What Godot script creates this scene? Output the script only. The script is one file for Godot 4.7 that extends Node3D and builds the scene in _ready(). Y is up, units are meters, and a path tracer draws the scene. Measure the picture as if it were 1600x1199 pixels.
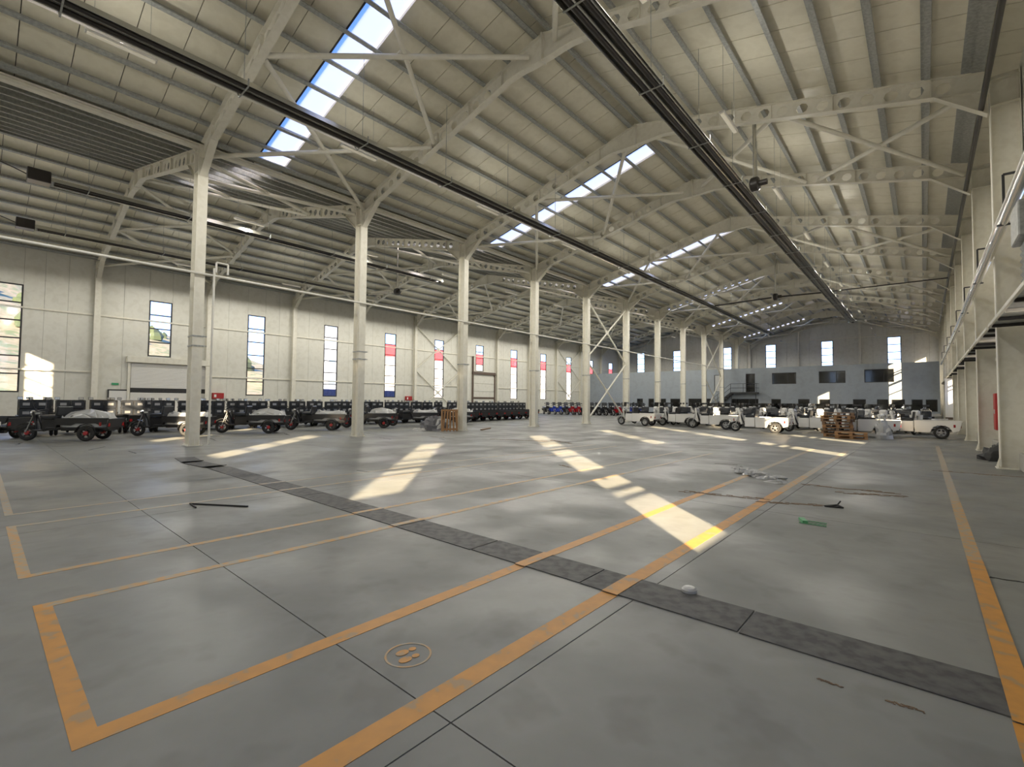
extends Node3D
# World: x to the right across the hall, y up, depth into the hall is -z. V(x, y, depth) makes a point.

const BAY := 6.0
const Z1 := 4.74            # depth of portal frame 1
const XR := 1.38            # inner face of the right-hand columns
const XC := -18.13          # centre line of the middle columns
const XL := -37.95          # inner face of the left-hand columns
const RIDGE_M := -8.3
const RIDGE_A := -28.1
const TOP := 12.43          # rafter top at the ridge
const SLOPE := 0.247
const WALL_R := 1.95
const WALL_L := -38.25
const FRONT := -7.36
const BACK := 70.9
const OFFICE := 60.8
const WORDS := ["first", "second", "third", "fourth", "fifth", "sixth", "seventh", "eighth", "ninth", "tenth", "eleventh", "twelfth", "thirteenth", "fourteenth", "fifteenth", "sixteenth"]

var M := {}
var used := {}
var rng := RandomNumberGenerator.new()


func V(x: float, y: float, d: float) -> Vector3:
	return Vector3(x, y, -d)


func frame_at(k: int) -> float:
	return Z1 + BAY * (k - 1)


# ---------------------------------------------------------------- shapes
class Shape:
	var v := PackedVector3Array()
	var n := PackedVector3Array()
	var i := PackedInt32Array()

	func tri(a: Vector3, b: Vector3, c: Vector3) -> void:   # counter-clockwise seen from outside
		var w := (b - a).cross(c - a).normalized()
		var s := v.size()
		v.append(a); v.append(b); v.append(c)
		n.append(w); n.append(w); n.append(w)
		i.append(s); i.append(s + 2); i.append(s + 1)

	func quad(a: Vector3, b: Vector3, c: Vector3, d: Vector3) -> void:
		var w := (c - a).cross(d - b).normalized()
		var s := v.size()
		v.append(a); v.append(b); v.append(c); v.append(d)
		for k in 4: n.append(w)
		i.append_array(PackedInt32Array([s, s + 2, s + 1, s, s + 3, s + 2]))

	func smooth(a: Vector3, b: Vector3, c: Vector3, d: Vector3, na: Vector3, nb: Vector3, nc: Vector3, nd: Vector3) -> void:
		var s := v.size()
		v.append(a); v.append(b); v.append(c); v.append(d)
		n.append(na); n.append(nb); n.append(nc); n.append(nd)
		i.append_array(PackedInt32Array([s, s + 2, s + 1, s, s + 3, s + 2]))

	func box(c: Vector3, size: Vector3, turn := Basis(), r := 0.0) -> Shape:
		var h := size / 2.0
		r = minf(r, minf(h.x, minf(h.y, h.z)) * 0.9)
		for axis in 3:
			var u := (axis + 1) % 3
			var w := (axis + 2) % 3
			for sg: float in [-1.0, 1.0]:
				var p := []
				for q: Vector2 in [Vector2(-1, -1), Vector2(1, -1), Vector2(1, 1), Vector2(-1, 1)]:
					var e := Vector3()
					e[axis] = sg * h[axis]; e[u] = q.x * (h[u] - r); e[w] = q.y * (h[w] - r)
					p.append(c + turn * e)
				if sg > 0: quad(p[0], p[1], p[2], p[3])
				else: quad(p[3], p[2], p[1], p[0])
		if r > 0.0:
			for axis in 3:
				var u := (axis + 1) % 3
				var w := (axis + 2) % 3
				for q: Vector2 in [Vector2(-1, -1), Vector2(1, -1), Vector2(1, 1), Vector2(-1, 1)]:
					var p := []
					for e2: Vector3 in [Vector3(-1, 1, 0), Vector3(1, 1, 0), Vector3(1, 0, 1), Vector3(-1, 0, 1)]:
						var e := Vector3()
						e[axis] = e2.x * (h[axis] - r); e[u] = q.x * (h[u] - r * e2.z); e[w] = q.y * (h[w] - r * e2.y)
						p.append(c + turn * e)
					if q.x * q.y < 0: quad(p[3], p[2], p[1], p[0])
					else: quad(p[0], p[1], p[2], p[3])
			for sx: float in [-1.0, 1.0]:
				for sy: float in [-1.0, 1.0]:
					for sz: float in [-1.0, 1.0]:
						var a := c + turn * Vector3(sx * h.x, sy * (h.y - r), sz * (h.z - r))
						var b := c + turn * Vector3(sx * (h.x - r), sy * h.y, sz * (h.z - r))
						var d := c + turn * Vector3(sx * (h.x - r), sy * (h.y - r), sz * h.z)
						if sx * sy * sz > 0: tri(a, b, d)
						else: tri(a, d, b)
		return self

	func tube(a: Vector3, b: Vector3, r: float, seg := 8, r2 := -1.0) -> Shape:
		if r2 < 0: r2 = r
		var d := (b - a).normalized()
		var x := d.cross(Vector3.UP if absf(d.y) < 0.9 else Vector3.RIGHT).normalized()
		var y := d.cross(x)
		for k in seg:
			var t0 := TAU * k / seg
			var t1 := TAU * (k + 1) / seg
			var n0 := x * cos(t0) + y * sin(t0)
			var n1 := x * cos(t1) + y * sin(t1)
			smooth(a + n0 * r, a + n1 * r, b + n1 * r2, b + n0 * r2, n0, n1, n1, n0)
			tri(a, a + n1 * r, a + n0 * r)
			tri(b, b + n0 * r2, b + n1 * r2)
		return self

	func path(pts: Array, r: float, seg := 6) -> Shape:
		for k in pts.size() - 1: tube(pts[k], pts[k + 1], r, seg)
		return self

	func lathe(profile: Array, seg: int, xf := Transform3D()) -> Shape:   # profile of (radius, height), the outside on its right when it climbs
		for k in profile.size() - 1:
			var a: Vector2 = profile[k]
			var b: Vector2 = profile[k + 1]
			var t := (b - a).normalized()
			var nr := Vector2(t.y, -t.x)
			for j in seg:
				var u0 := Vector2(cos(TAU * j / seg), -sin(TAU * j / seg))
				var u1 := Vector2(cos(TAU * (j + 1) / seg), -sin(TAU * (j + 1) / seg))
				var p := []
				for q: Array in [[a, u0], [a, u1], [b, u1], [b, u0]]:
					p.append(xf * Vector3(q[0].x * q[1].x, q[0].y, q[0].x * q[1].y))
				var m0 := (xf.basis * Vector3(nr.x * u0.x, nr.y, nr.x * u0.y)).normalized()
				var m1 := (xf.basis * Vector3(nr.x * u1.x, nr.y, nr.x * u1.y)).normalized()
				smooth(p[0], p[1], p[2], p[3], m0, m1, m1, m0)
		return self

	func prism(poly: PackedVector2Array, depth: float, xf := Transform3D()) -> Shape:   # outline in x, y; thickness along z
		if Geometry2D.is_polygon_clockwise(poly): poly.reverse()
		var t := Geometry2D.triangulate_polygon(poly)
		var h := depth / 2.0
		for k in range(0, t.size(), 3):
			var a := poly[t[k]]; var b := poly[t[k + 1]]; var c := poly[t[k + 2]]
			if (b - a).cross(c - a) < 0:
				var e := b; b = c; c = e
			tri(xf * Vector3(a.x, a.y, h), xf * Vector3(b.x, b.y, h), xf * Vector3(c.x, c.y, h))
			tri(xf * Vector3(a.x, a.y, -h), xf * Vector3(c.x, c.y, -h), xf * Vector3(b.x, b.y, -h))
		for k in poly.size():
			var a := poly[k]
			var b := poly[(k + 1) % poly.size()]
			quad(xf * Vector3(a.x, a.y, -h), xf * Vector3(b.x, b.y, -h), xf * Vector3(b.x, b.y, h), xf * Vector3(a.x, a.y, h))
		return self

	func bale(size: Vector3, rough: float, seed_n: int) -> Shape:   # a squarish bundle with a flat foot
		var noise := FastNoiseLite.new()
		noise.seed = seed_n
		noise.frequency = 1.0
		var grid := []
		for a in 7:
			var row := []
			for b in 20:
				var th := PI / 2 * a / 6
				var ph := TAU * b / 20
				var cx := signf(cos(ph)) * absf(cos(ph)) ** 0.45
				var cz := signf(sin(ph)) * absf(sin(ph)) ** 0.45
				var p := Vector3(cos(th) ** 0.3 * cx if a < 6 else 0.0, sin(th) ** 0.5, cos(th) ** 0.3 * cz if a < 6 else 0.0)
				var g := rough * noise.get_noise_3d(p.x * 3.0, p.y * 2.0 + seed_n, p.z * 4.0)
				row.append(p * size * Vector3(0.5, 1.0 + g * 1.4, 0.5))
			grid.append(row)
		for a in 6:
			for b in 20:
				var e := (b + 1) % 20
				quad(grid[a][e], grid[a][b], grid[a + 1][b], grid[a + 1][e])
		return self

	func lump(c: Vector3, size: Vector3, rough: float, seed_n: int, rings := 8, seg := 14) -> Shape:   # a sagging heap with a flat foot
		var noise := FastNoiseLite.new()
		noise.seed = seed_n
		noise.frequency = 1.6
		var grid := []
		for a in rings + 1:
			var row := []
			for b in seg:
				var th := PI / 2 * a / rings
				var ph := TAU * b / seg
				var p := Vector3(cos(th) * cos(ph), sin(th), cos(th) * sin(ph))
				var g := 1.0 + rough * noise.get_noise_3dv(p * 2.0 + Vector3(seed_n, 0, 0)) + rough * 0.5 * noise.get_noise_3dv(p * 5.0)
				row.append(c + p * size * g * Vector3(0.5, 1.0, 0.5))
			grid.append(row)
		for a in rings:
			for b in seg:
				var e := (b + 1) % seg
				quad(grid[a][e], grid[a][b], grid[a + 1][b], grid[a + 1][e])
		return self

	func quad_pane(a: Vector3, b: Vector3) -> Shape:   # one thin sheet between opposite corners
		if absf(a.x - b.x) < 0.001: quad(a, Vector3(a.x, a.y, b.z), b, Vector3(a.x, b.y, a.z))
		else: quad(a, Vector3(b.x, a.y, a.z), b, Vector3(a.x, b.y, a.z))
		return self

	func mesh() -> ArrayMesh:
		var arrays := []
		arrays.resize(Mesh.ARRAY_MAX)
		arrays[Mesh.ARRAY_VERTEX] = v
		arrays[Mesh.ARRAY_NORMAL] = n
		arrays[Mesh.ARRAY_INDEX] = i
		var m := ArrayMesh.new()
		m.add_surface_from_arrays(Mesh.PRIMITIVE_TRIANGLES, arrays)
		return m


func numbered(called: String) -> String:
	var k: int = used.get(called, 0)
	used[called] = k + 1
	return called if k == 0 else "%s_%03d" % [called, k]


func tag(o: Node3D, label: String, category: String, group := "", kind := "") -> Node3D:
	if label: o.set_meta("label", label)
	if category: o.set_meta("category", category)
	if group: o.set_meta("group", group)
	if kind: o.set_meta("kind", kind)
	return o


func put(called: String, shape: Variant, material: Material, parent: Node3D = null, at := Transform3D()) -> MeshInstance3D:
	var o := MeshInstance3D.new()
	o.name = numbered(called) if parent == null else called
	o.mesh = shape.mesh() if shape is Shape else shape
	o.material_override = material
	o.transform = at
	(parent if parent else self).add_child(o, true)
	return o


func thing(called: String, label: String, category: String, at := Vector3.ZERO, turn := 0.0, group := "") -> Node3D:
	var o := Node3D.new()
	o.name = numbered(called)
	o.position = at
	o.rotation.y = turn
	add_child(o)
	return tag(o, label, category, group)


func struct(called: String, shape: Variant = null, material: Material = null) -> Node3D:
	var o: Node3D
	if shape: o = put(called, shape, material)
	else:
		o = Node3D.new()
		o.name = numbered(called)
		add_child(o)
	o.set_meta("kind", "structure")
	return o


func copy(o: Node3D, at: Vector3, turn: float, label: String) -> Node3D:
	var c: Node3D = o.duplicate()
	c.name = numbered(str(o.name).rstrip("0123456789").rstrip("_"))
	add_child(c)
	c.position = at
	c.rotation.y = turn
	c.set_meta("label", label)
	return c


# ---------------------------------------------------------------- materials
func lin(r: float, g: float, b: float, a := 1.0) -> Color:
	var c := Color(r, g, b).linear_to_srgb()
	c.a = a
	return c


func noise_tex(freq: float, colors: Array, spots: Array, seed_n: int, size := 512, normal := 0.0, octaves := 4) -> NoiseTexture2D:
	var t := NoiseTexture2D.new()
	var f := FastNoiseLite.new()
	f.seed = seed_n
	f.frequency = freq
	f.fractal_octaves = octaves
	t.noise = f
	t.width = size; t.height = size
	t.seamless = true
	if normal > 0:
		t.as_normal_map = true
		t.bump_strength = normal
	elif colors:
		var g := Gradient.new()
		g.offsets = PackedFloat32Array(spots)
		g.colors = PackedColorArray(colors)
		t.color_ramp = g
	return t


func mat(called: String, c: Color, rough := 0.6, metal := 0.0, tex: Texture2D = null, scale := 0.5) -> StandardMaterial3D:
	var m := StandardMaterial3D.new()
	m.resource_name = called
	m.albedo_color = c
	m.roughness = rough
	m.metallic = metal
	if tex:
		m.albedo_texture = tex
		m.uv1_triplanar = true
		m.uv1_world_triplanar = true
		m.uv1_scale = Vector3.ONE * scale
	M[called] = m
	return m


func materials() -> void:
	var grime := noise_tex(0.012, [Color(0.965, 0.962, 0.955), Color(1, 1, 1), Color(0.985, 0.983, 0.98)], [0.25, 0.55, 0.8], 3)
	mat("cream_steel", lin(0.8, 0.775, 0.68), 0.45, 0.0, grime, 0.4)
	mat("wall_panel", lin(0.74, 0.73, 0.66), 0.42, 0.0, grime, 0.25)
	mat("roof_panel", lin(0.82, 0.785, 0.65), 0.36, 0.0, grime, 0.3)
	mat("joint", lin(0.12, 0.115, 0.1), 0.8)
	mat("galvanised", lin(0.42, 0.435, 0.42), 0.45, 0.15, noise_tex(0.03, [Color(0.88, 0.88, 0.88), Color(1, 1, 1)], [0.3, 0.7], 5), 0.6)
	mat("dark_pipe", lin(0.03, 0.026, 0.024), 0.35)
	mat("silver", lin(0.75, 0.74, 0.7), 0.22, 1.0)
	mat("white_pipe", lin(0.72, 0.7, 0.64), 0.35)
	mat("black_frame", lin(0.03, 0.03, 0.032), 0.5)
	mat("white_plastic", lin(0.75, 0.74, 0.7), 0.4)
	mat("red_box", lin(0.4, 0.02, 0.02), 0.4)
	mat("green_sign", lin(0.05, 0.35, 0.15), 0.5)
	mat("office_blue", lin(0.32, 0.355, 0.39), 0.7, 0.0, grime, 0.15)
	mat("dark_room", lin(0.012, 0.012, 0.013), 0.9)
	mat("brown_steel", lin(0.12, 0.085, 0.065), 0.6)
	# concrete: cloudy grey with fine mottling and a broken gloss
	var slab := mat("concrete", lin(0.98, 0.98, 0.97), 0.5, 0.0, noise_tex(0.006, [lin(0.185, 0.191, 0.184), lin(0.205, 0.21, 0.202), lin(0.225, 0.229, 0.218)], [0.2, 0.5, 0.85], 11, 1024), 0.09)
	slab.detail_enabled = true
	slab.detail_blend_mode = BaseMaterial3D.BLEND_MODE_MUL
	slab.detail_albedo = noise_tex(0.02, [Color(0.935, 0.93, 0.925), Color(1, 1, 1), Color(0.965, 0.965, 0.96)], [0.15, 0.4, 0.9], 17, 1024)
	slab.uv2_triplanar = true
	slab.uv2_world_triplanar = true
	slab.uv2_scale = Vector3.ONE * 0.43
	slab.roughness_texture = noise_tex(0.01, [Color(0.62, 0.62, 0.62), Color(0.95, 0.95, 0.95)], [0.3, 0.7], 23, 512)
	slab.roughness_texture_channel = BaseMaterial3D.TEXTURE_CHANNEL_GRAYSCALE
	slab.roughness = 0.62
	slab.normal_enabled = true
	slab.normal_texture = noise_tex(0.05, [], [], 29, 512, 1.2)
	slab.normal_scale = 0.12
	mat("paint", Color(1, 1, 1), 0.5, 0.0, noise_tex(0.02, [lin(0.36, 0.235, 0.12), lin(0.5, 0.235, 0.045), lin(0.56, 0.26, 0.045)], [0.22, 0.36, 0.8], 31), 0.5)
	mat("worn_paint", Color(1, 1, 1), 0.5, 0.0, noise_tex(0.03, [lin(0.33, 0.29, 0.22), lin(0.42, 0.285, 0.15), lin(0.5, 0.27, 0.09)], [0.3, 0.5, 0.75], 37), 0.6)
	mat("faint_paint", Color(1, 1, 1), 0.5, 0.0, noise_tex(0.03, [lin(0.32, 0.31, 0.28), lin(0.36, 0.3, 0.22), lin(0.43, 0.29, 0.15)], [0.35, 0.55, 0.8], 41), 0.6)
	mat("rubber_mat", Color(1, 1, 1), 0.62, 0.0, noise_tex(0.02, [lin(0.045, 0.045, 0.046), lin(0.075, 0.075, 0.075), lin(0.1, 0.098, 0.093)], [0.25, 0.5, 0.85], 43), 0.7)
	mat("black_paint", lin(0.018, 0.018, 0.02), 0.3)
	mat("tyre", lin(0.016, 0.016, 0.016), 0.75)
	mat("black_vinyl", lin(0.022, 0.025, 0.031), 0.3)
	mat("white_paint", lin(0.78, 0.77, 0.74), 0.3)
	mat("rim_red", lin(0.4, 0.03, 0.03), 0.4)
	mat("rim_grey", lin(0.4, 0.4, 0.4), 0.35, 0.7)
	mat("tail_red", lin(0.3, 0.015, 0.015), 0.25)
	mat("lens", lin(0.8, 0.8, 0.78), 0.12)
	mat("chrome", lin(0.7, 0.7, 0.7), 0.15, 1.0)
	mat("blue_paint", lin(0.03, 0.06, 0.4), 0.25)
	mat("red_paint", lin(0.35, 0.015, 0.02), 0.25)
	mat("film", lin(0.46, 0.465, 0.46), 0.28)
	mat("grey_tarp", lin(0.13, 0.13, 0.14), 0.6)
	mat("wood", lin(0.9, 0.9, 0.9), 0.7, 0.0, noise_tex(0.05, [lin(0.34, 0.17, 0.07), lin(0.5, 0.29, 0.13)], [0.3, 0.7], 47), 1.5)
	mat("old_wood", lin(0.9, 0.9, 0.9), 0.8, 0.0, noise_tex(0.05, [lin(0.2, 0.12, 0.07), lin(0.34, 0.22, 0.13)], [0.3, 0.7], 53), 1.5)
	mat("black_rubber", lin(0.02, 0.02, 0.02), 0.7)
	mat("green_film", lin(0.1, 0.35, 0.16), 0.5)
	mat("dust", lin(0.19, 0.13, 0.085), 0.9)
	mat("plinth", lin(0.36, 0.345, 0.31), 0.8, 0.0, grime, 0.8)
	# outside
	mat("asphalt", lin(0.42, 0.4, 0.36), 0.9)
	mat("hillside", Color(1, 1, 1), 0.95, 0.0, noise_tex(0.02, [lin(0.05, 0.08, 0.03), lin(0.16, 0.13, 0.07), lin(0.2, 0.16, 0.1), lin(0.06, 0.09, 0.03)], [0.25, 0.42, 0.6, 0.75], 59), 0.03)
	mat("leaf", lin(0.034, 0.05, 0.02), 0.9)
	mat("bark", lin(0.12, 0.08, 0.05), 0.9)
	mat("white_render", lin(0.4, 0.4, 0.4), 0.8)
	mat("red_band", lin(0.4, 0.03, 0.035), 0.6)
	mat("pale_block", lin(0.26, 0.3, 0.37), 0.7)
	mat("far_window", lin(0.12, 0.17, 0.25), 0.2)
	mat("container_blue", lin(0.03, 0.06, 0.2), 0.6)
	var g := mat("pane", Color(0.9, 0.95, 1.0, 0.06), 0.05)
	g.transparency = BaseMaterial3D.TRANSPARENCY_ALPHA
	var dk := mat("dark_pane", lin(0.006, 0.0065, 0.007, 0.8), 0.06)
	dk.transparency = BaseMaterial3D.TRANSPARENCY_ALPHA
	var sk := mat("rooflight_sheet", lin(0.25, 0.36, 0.55, 0.88), 0.5)
	sk.transparency = BaseMaterial3D.TRANSPARENCY_ALPHA
	sk.backlight_enabled = true
	sk.backlight = Color(1, 1, 1)
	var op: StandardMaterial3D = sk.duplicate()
	op.resource_name = "glare_sheet"
	op.albedo_color = lin(0.86, 0.83, 0.76, 0.92)  # same rooflight sheet whitened, with the sun glare put into its colour
	M["glare_sheet"] = op
	var lm := mat("lamp_face", lin(0.8, 0.78, 0.7), 0.4)
	lm.emission_enabled = true
	lm.emission = Color(1.0, 0.95, 0.84)
	lm.emission_energy_multiplier = 0.16  # faint glow added to go with the fill lights


# ---------------------------------------------------------------- the shell of the hall
func roof_y(x: float) -> float:   # underside of the roof panels
	var r := RIDGE_M if x > -18.2 else RIDGE_A
	return TOP + 0.2 - SLOPE * absf(x - r)


func has_rooflight(slope: int, k: int) -> bool:
	if slope == 0 or slope == 2: return posmod(k, 2) == 1
	return k == -1 or (k == 0 and slope == 1)  # unseen near-bay rooflights on the other slopes, added for more daylight


func build_roof() -> void:
	var ridges := [RIDGE_M, RIDGE_M, RIDGE_A, RIDGE_A]
	var sides := [-1.0, 1.0, 1.0, -1.0]
	var spans := [9.9, 10.45, 9.9, 10.35]
	var tilt := atan(SLOPE)
	for s in 4:
		var length: float = spans[s] / cos(tilt)
		var turn := Basis(Vector3.BACK, -sides[s] * tilt)
		var mid := func(d: float, lift: float) -> Vector3:
			var x: float = ridges[s] + sides[s] * spans[s] / 2.0
			return V(x, TOP + 0.2 - SLOPE * spans[s] / 2.0, d) + turn * Vector3(0, lift, 0)
		var ceiling := struct("ceiling")
		var back := Shape.new()
		var panel := Shape.new().box(Vector3.ZERO, Vector3(length, 0.06, 0.98)).mesh()
		var edge := FRONT - 0.2
		for k in range(-1, 13):
			var z0 := frame_at(k)
			for j in 6:
				var a := z0 - 0.35 + j
				if a > BACK + 0.2: continue
				if j == 2 and has_rooflight(s, k):
					back.box(mid.call((edge + a) / 2.0, 0.105), Vector3(length, 0.08, a - edge), turn)
					edge = a + 1.0
					var w := struct("window_%d" % (used.get("windows", 0) + 1))
					used["windows"] = used.get("windows", 0) + 1
					put("pane", Shape.new().box(Vector3.ZERO, Vector3(length - 0.5, 0.012, 1.0)), M.glare_sheet if s == 2 else M.rooflight_sheet, w, Transform3D(turn, mid.call(a + 0.5, 0.09)))
					for e: float in [0.0, 1.0]:
						put("edge_trim", Shape.new().box(Vector3.ZERO, Vector3(length - 0.2, 0.14, 0.05)), M.roof_panel if e > 0 else M.black_frame, w, Transform3D(turn, mid.call(a + e, 0.06)))
					for e: float in [-1.0, 1.0]:
						put("end_trim", Shape.new().box(Vector3(e * (length - 0.26) / 2.0, 0, 0), Vector3(0.26, 0.1, 0.96)), M.roof_panel, w, Transform3D(turn, mid.call(a + 0.5, 0.06)))
				else:
					put("roof_panel", panel, M.roof_panel, ceiling, Transform3D(turn, mid.call(a + 0.5, 0.03)))
		back.box(mid.call((edge + BACK + 0.4) / 2.0, 0.105), Vector3(length, 0.08, BACK + 0.4 - edge), turn)
		put("backing_sheet", back, M.joint, ceiling)
		# purlins: cold-rolled Z sections running the length of the hall on top of the rafters
		var where: String = ["on the left slope of the main hall roof", "on the right slope of the main hall roof", "on the inner slope of the left aisle roof", "on the outer slope of the left aisle roof"][s]
		for p in 10:
			var off := 0.28 + (1.03 if s == 1 else 1.07) * p
			if p == 9: off = spans[s] - (0.3 if s == 0 or s == 2 else 1.02 if s == 1 else 0.42)
			var x: float = ridges[s] + sides[s] * off
			var y := TOP + 0.2 - SLOPE * off
			var z := Shape.new()
			var long := BACK - FRONT - 0.3
			var c := V(x, y, (BACK + FRONT) / 2.0)
			var wide := 0.12 if p < 9 else 0.24
			z.box(c + turn * Vector3(0, -0.1, 0), Vector3(0.012, 0.19, long), turn)
			z.box(c + turn * Vector3(wide / 2, -0.195, 0), Vector3(wide, 0.01, long), turn)
			z.box(c + turn * Vector3(-wide / 2, -0.006, 0), Vector3(wide, 0.01, long), turn)
			z.box(c + turn * Vector3(wide - 0.005, -0.178, 0), Vector3(0.008, 0.03, long), turn)
			var o := put("roof_purlin", z, M.galvanised)
			tag(o, "galvanised purlin %s, %s" % [where, "next to the ridge" if p == 0 else "lowest at the eave" if p == 9 else "%s below the ridge" % WORDS[p]], "purlin", "galvanised roof purlins")
	# slim gutter beam in the valley between the two roofs
	var g := Shape.new()
	g.box(V(XC, 9.94, (BACK + FRONT) / 2.0), Vector3(0.2, 0.1, BACK - FRONT - 0.3), Basis(), 0.01)
	g.box(V(XC, 10.02, (BACK + FRONT) / 2.0), Vector3(0.3, 0.05, BACK - FRONT - 0.3))
	struct("trim_1", g, M.cream_steel)
	var rc := Shape.new()
	for r: float in [RIDGE_M, RIDGE_A]:
		rc.box(V(r, TOP + 0.25, (BACK + FRONT) / 2.0), Vector3(0.36, 0.05, BACK - FRONT))
	struct("trim_2", rc, M.cream_steel)


# A wall of upright sandwich panels. along(u, y, off) gives a point at length u, height y, off metres behind the inner face.
func panel_wall(called: String, edges: Array, holes: Dictionary, height: Callable, along: Callable) -> Node3D:
	var wall := struct(called)
	var seams := Shape.new()
	var slab := func(s: Shape, u0: float, u1: float, a0: float, a1: float, b0: float, b1: float, near: float, far: float) -> void:
		var p := []
		for off: float in [near, far]:
			for q: Array in [[u0, a0], [u1, a1], [u1, b1], [u0, b0]]: p.append(along.call(q[0], q[1], off))
		s.quad(p[0], p[1], p[2], p[3]); s.quad(p[7], p[6], p[5], p[4])
		for k in 4:
			var l := (k + 1) % 4
			s.quad(p[k], p[k + 4], p[l + 4], p[l])
	for k in edges.size() - 1:
		var u0: float = edges[k] + 0.005
		var u1: float = edges[k + 1] - 0.005
		var h0: float = height.call(u0)
		var h1: float = height.call(u1)
		var spans := [[0.0, 0.0, h0, h1]]
		if holes.has(k): spans = [[0.0, 0.0, holes[k][0], holes[k][0]], [holes[k][1], holes[k][1], h0, h1]]
		for sp: Array in spans:
			var s := Shape.new()
			slab.call(s, u0, u1, sp[0], sp[1], sp[2], sp[3], 0.0, 0.08)
			put("wall_panel", s, M.wall_panel, wall)
			slab.call(seams, u0 - 0.03, u1 + 0.03, sp[0], sp[1], sp[2], sp[3], 0.08, 0.1)
	put("backing_sheet", seams, M.joint, wall)
	return wall


# A tall framed window: u0..u1 along the wall, y0..y1 high, rows of panes.
func add_window(u0: float, u1: float, y0: float, y1: float, rows: int, along: Callable) -> void:
	used["windows"] = used.get("windows", 0) + 1
	var w := struct("window_%d" % used["windows"])
	var f := Shape.new()
	for u: float in [u0, u1 - 0.07]:
		var a: Vector3 = along.call(u, y0, -0.015)
		var b: Vector3 = along.call(u + 0.07, y1, 0.075)
		f.box((a + b) / 2.0, (b - a).abs())
	for r in rows + 1:
		var y := y0 + (y1 - y0 - 0.07) * r / rows
		var a: Vector3 = along.call(u0 + 0.07, y, -0.015)
		var b: Vector3 = along.call(u1 - 0.07, y + 0.07, 0.075)
		f.box((a + b) / 2.0, (b - a).abs())
	put("window_frame", f, M.black_frame, w)
	for r in rows:
		var ya := y0 + (y1 - y0 - 0.07) * r / rows + 0.07
		var yb := y0 + (y1 - y0 - 0.07) * (r + 1) / rows
		var a: Vector3 = along.call(u0 + 0.07, ya, 0.03)
		var b: Vector3 = along.call(u1 - 0.07, yb, 0.03)
		put("pane", Shape.new().quad_pane(a, b), M.pane, w)


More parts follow.
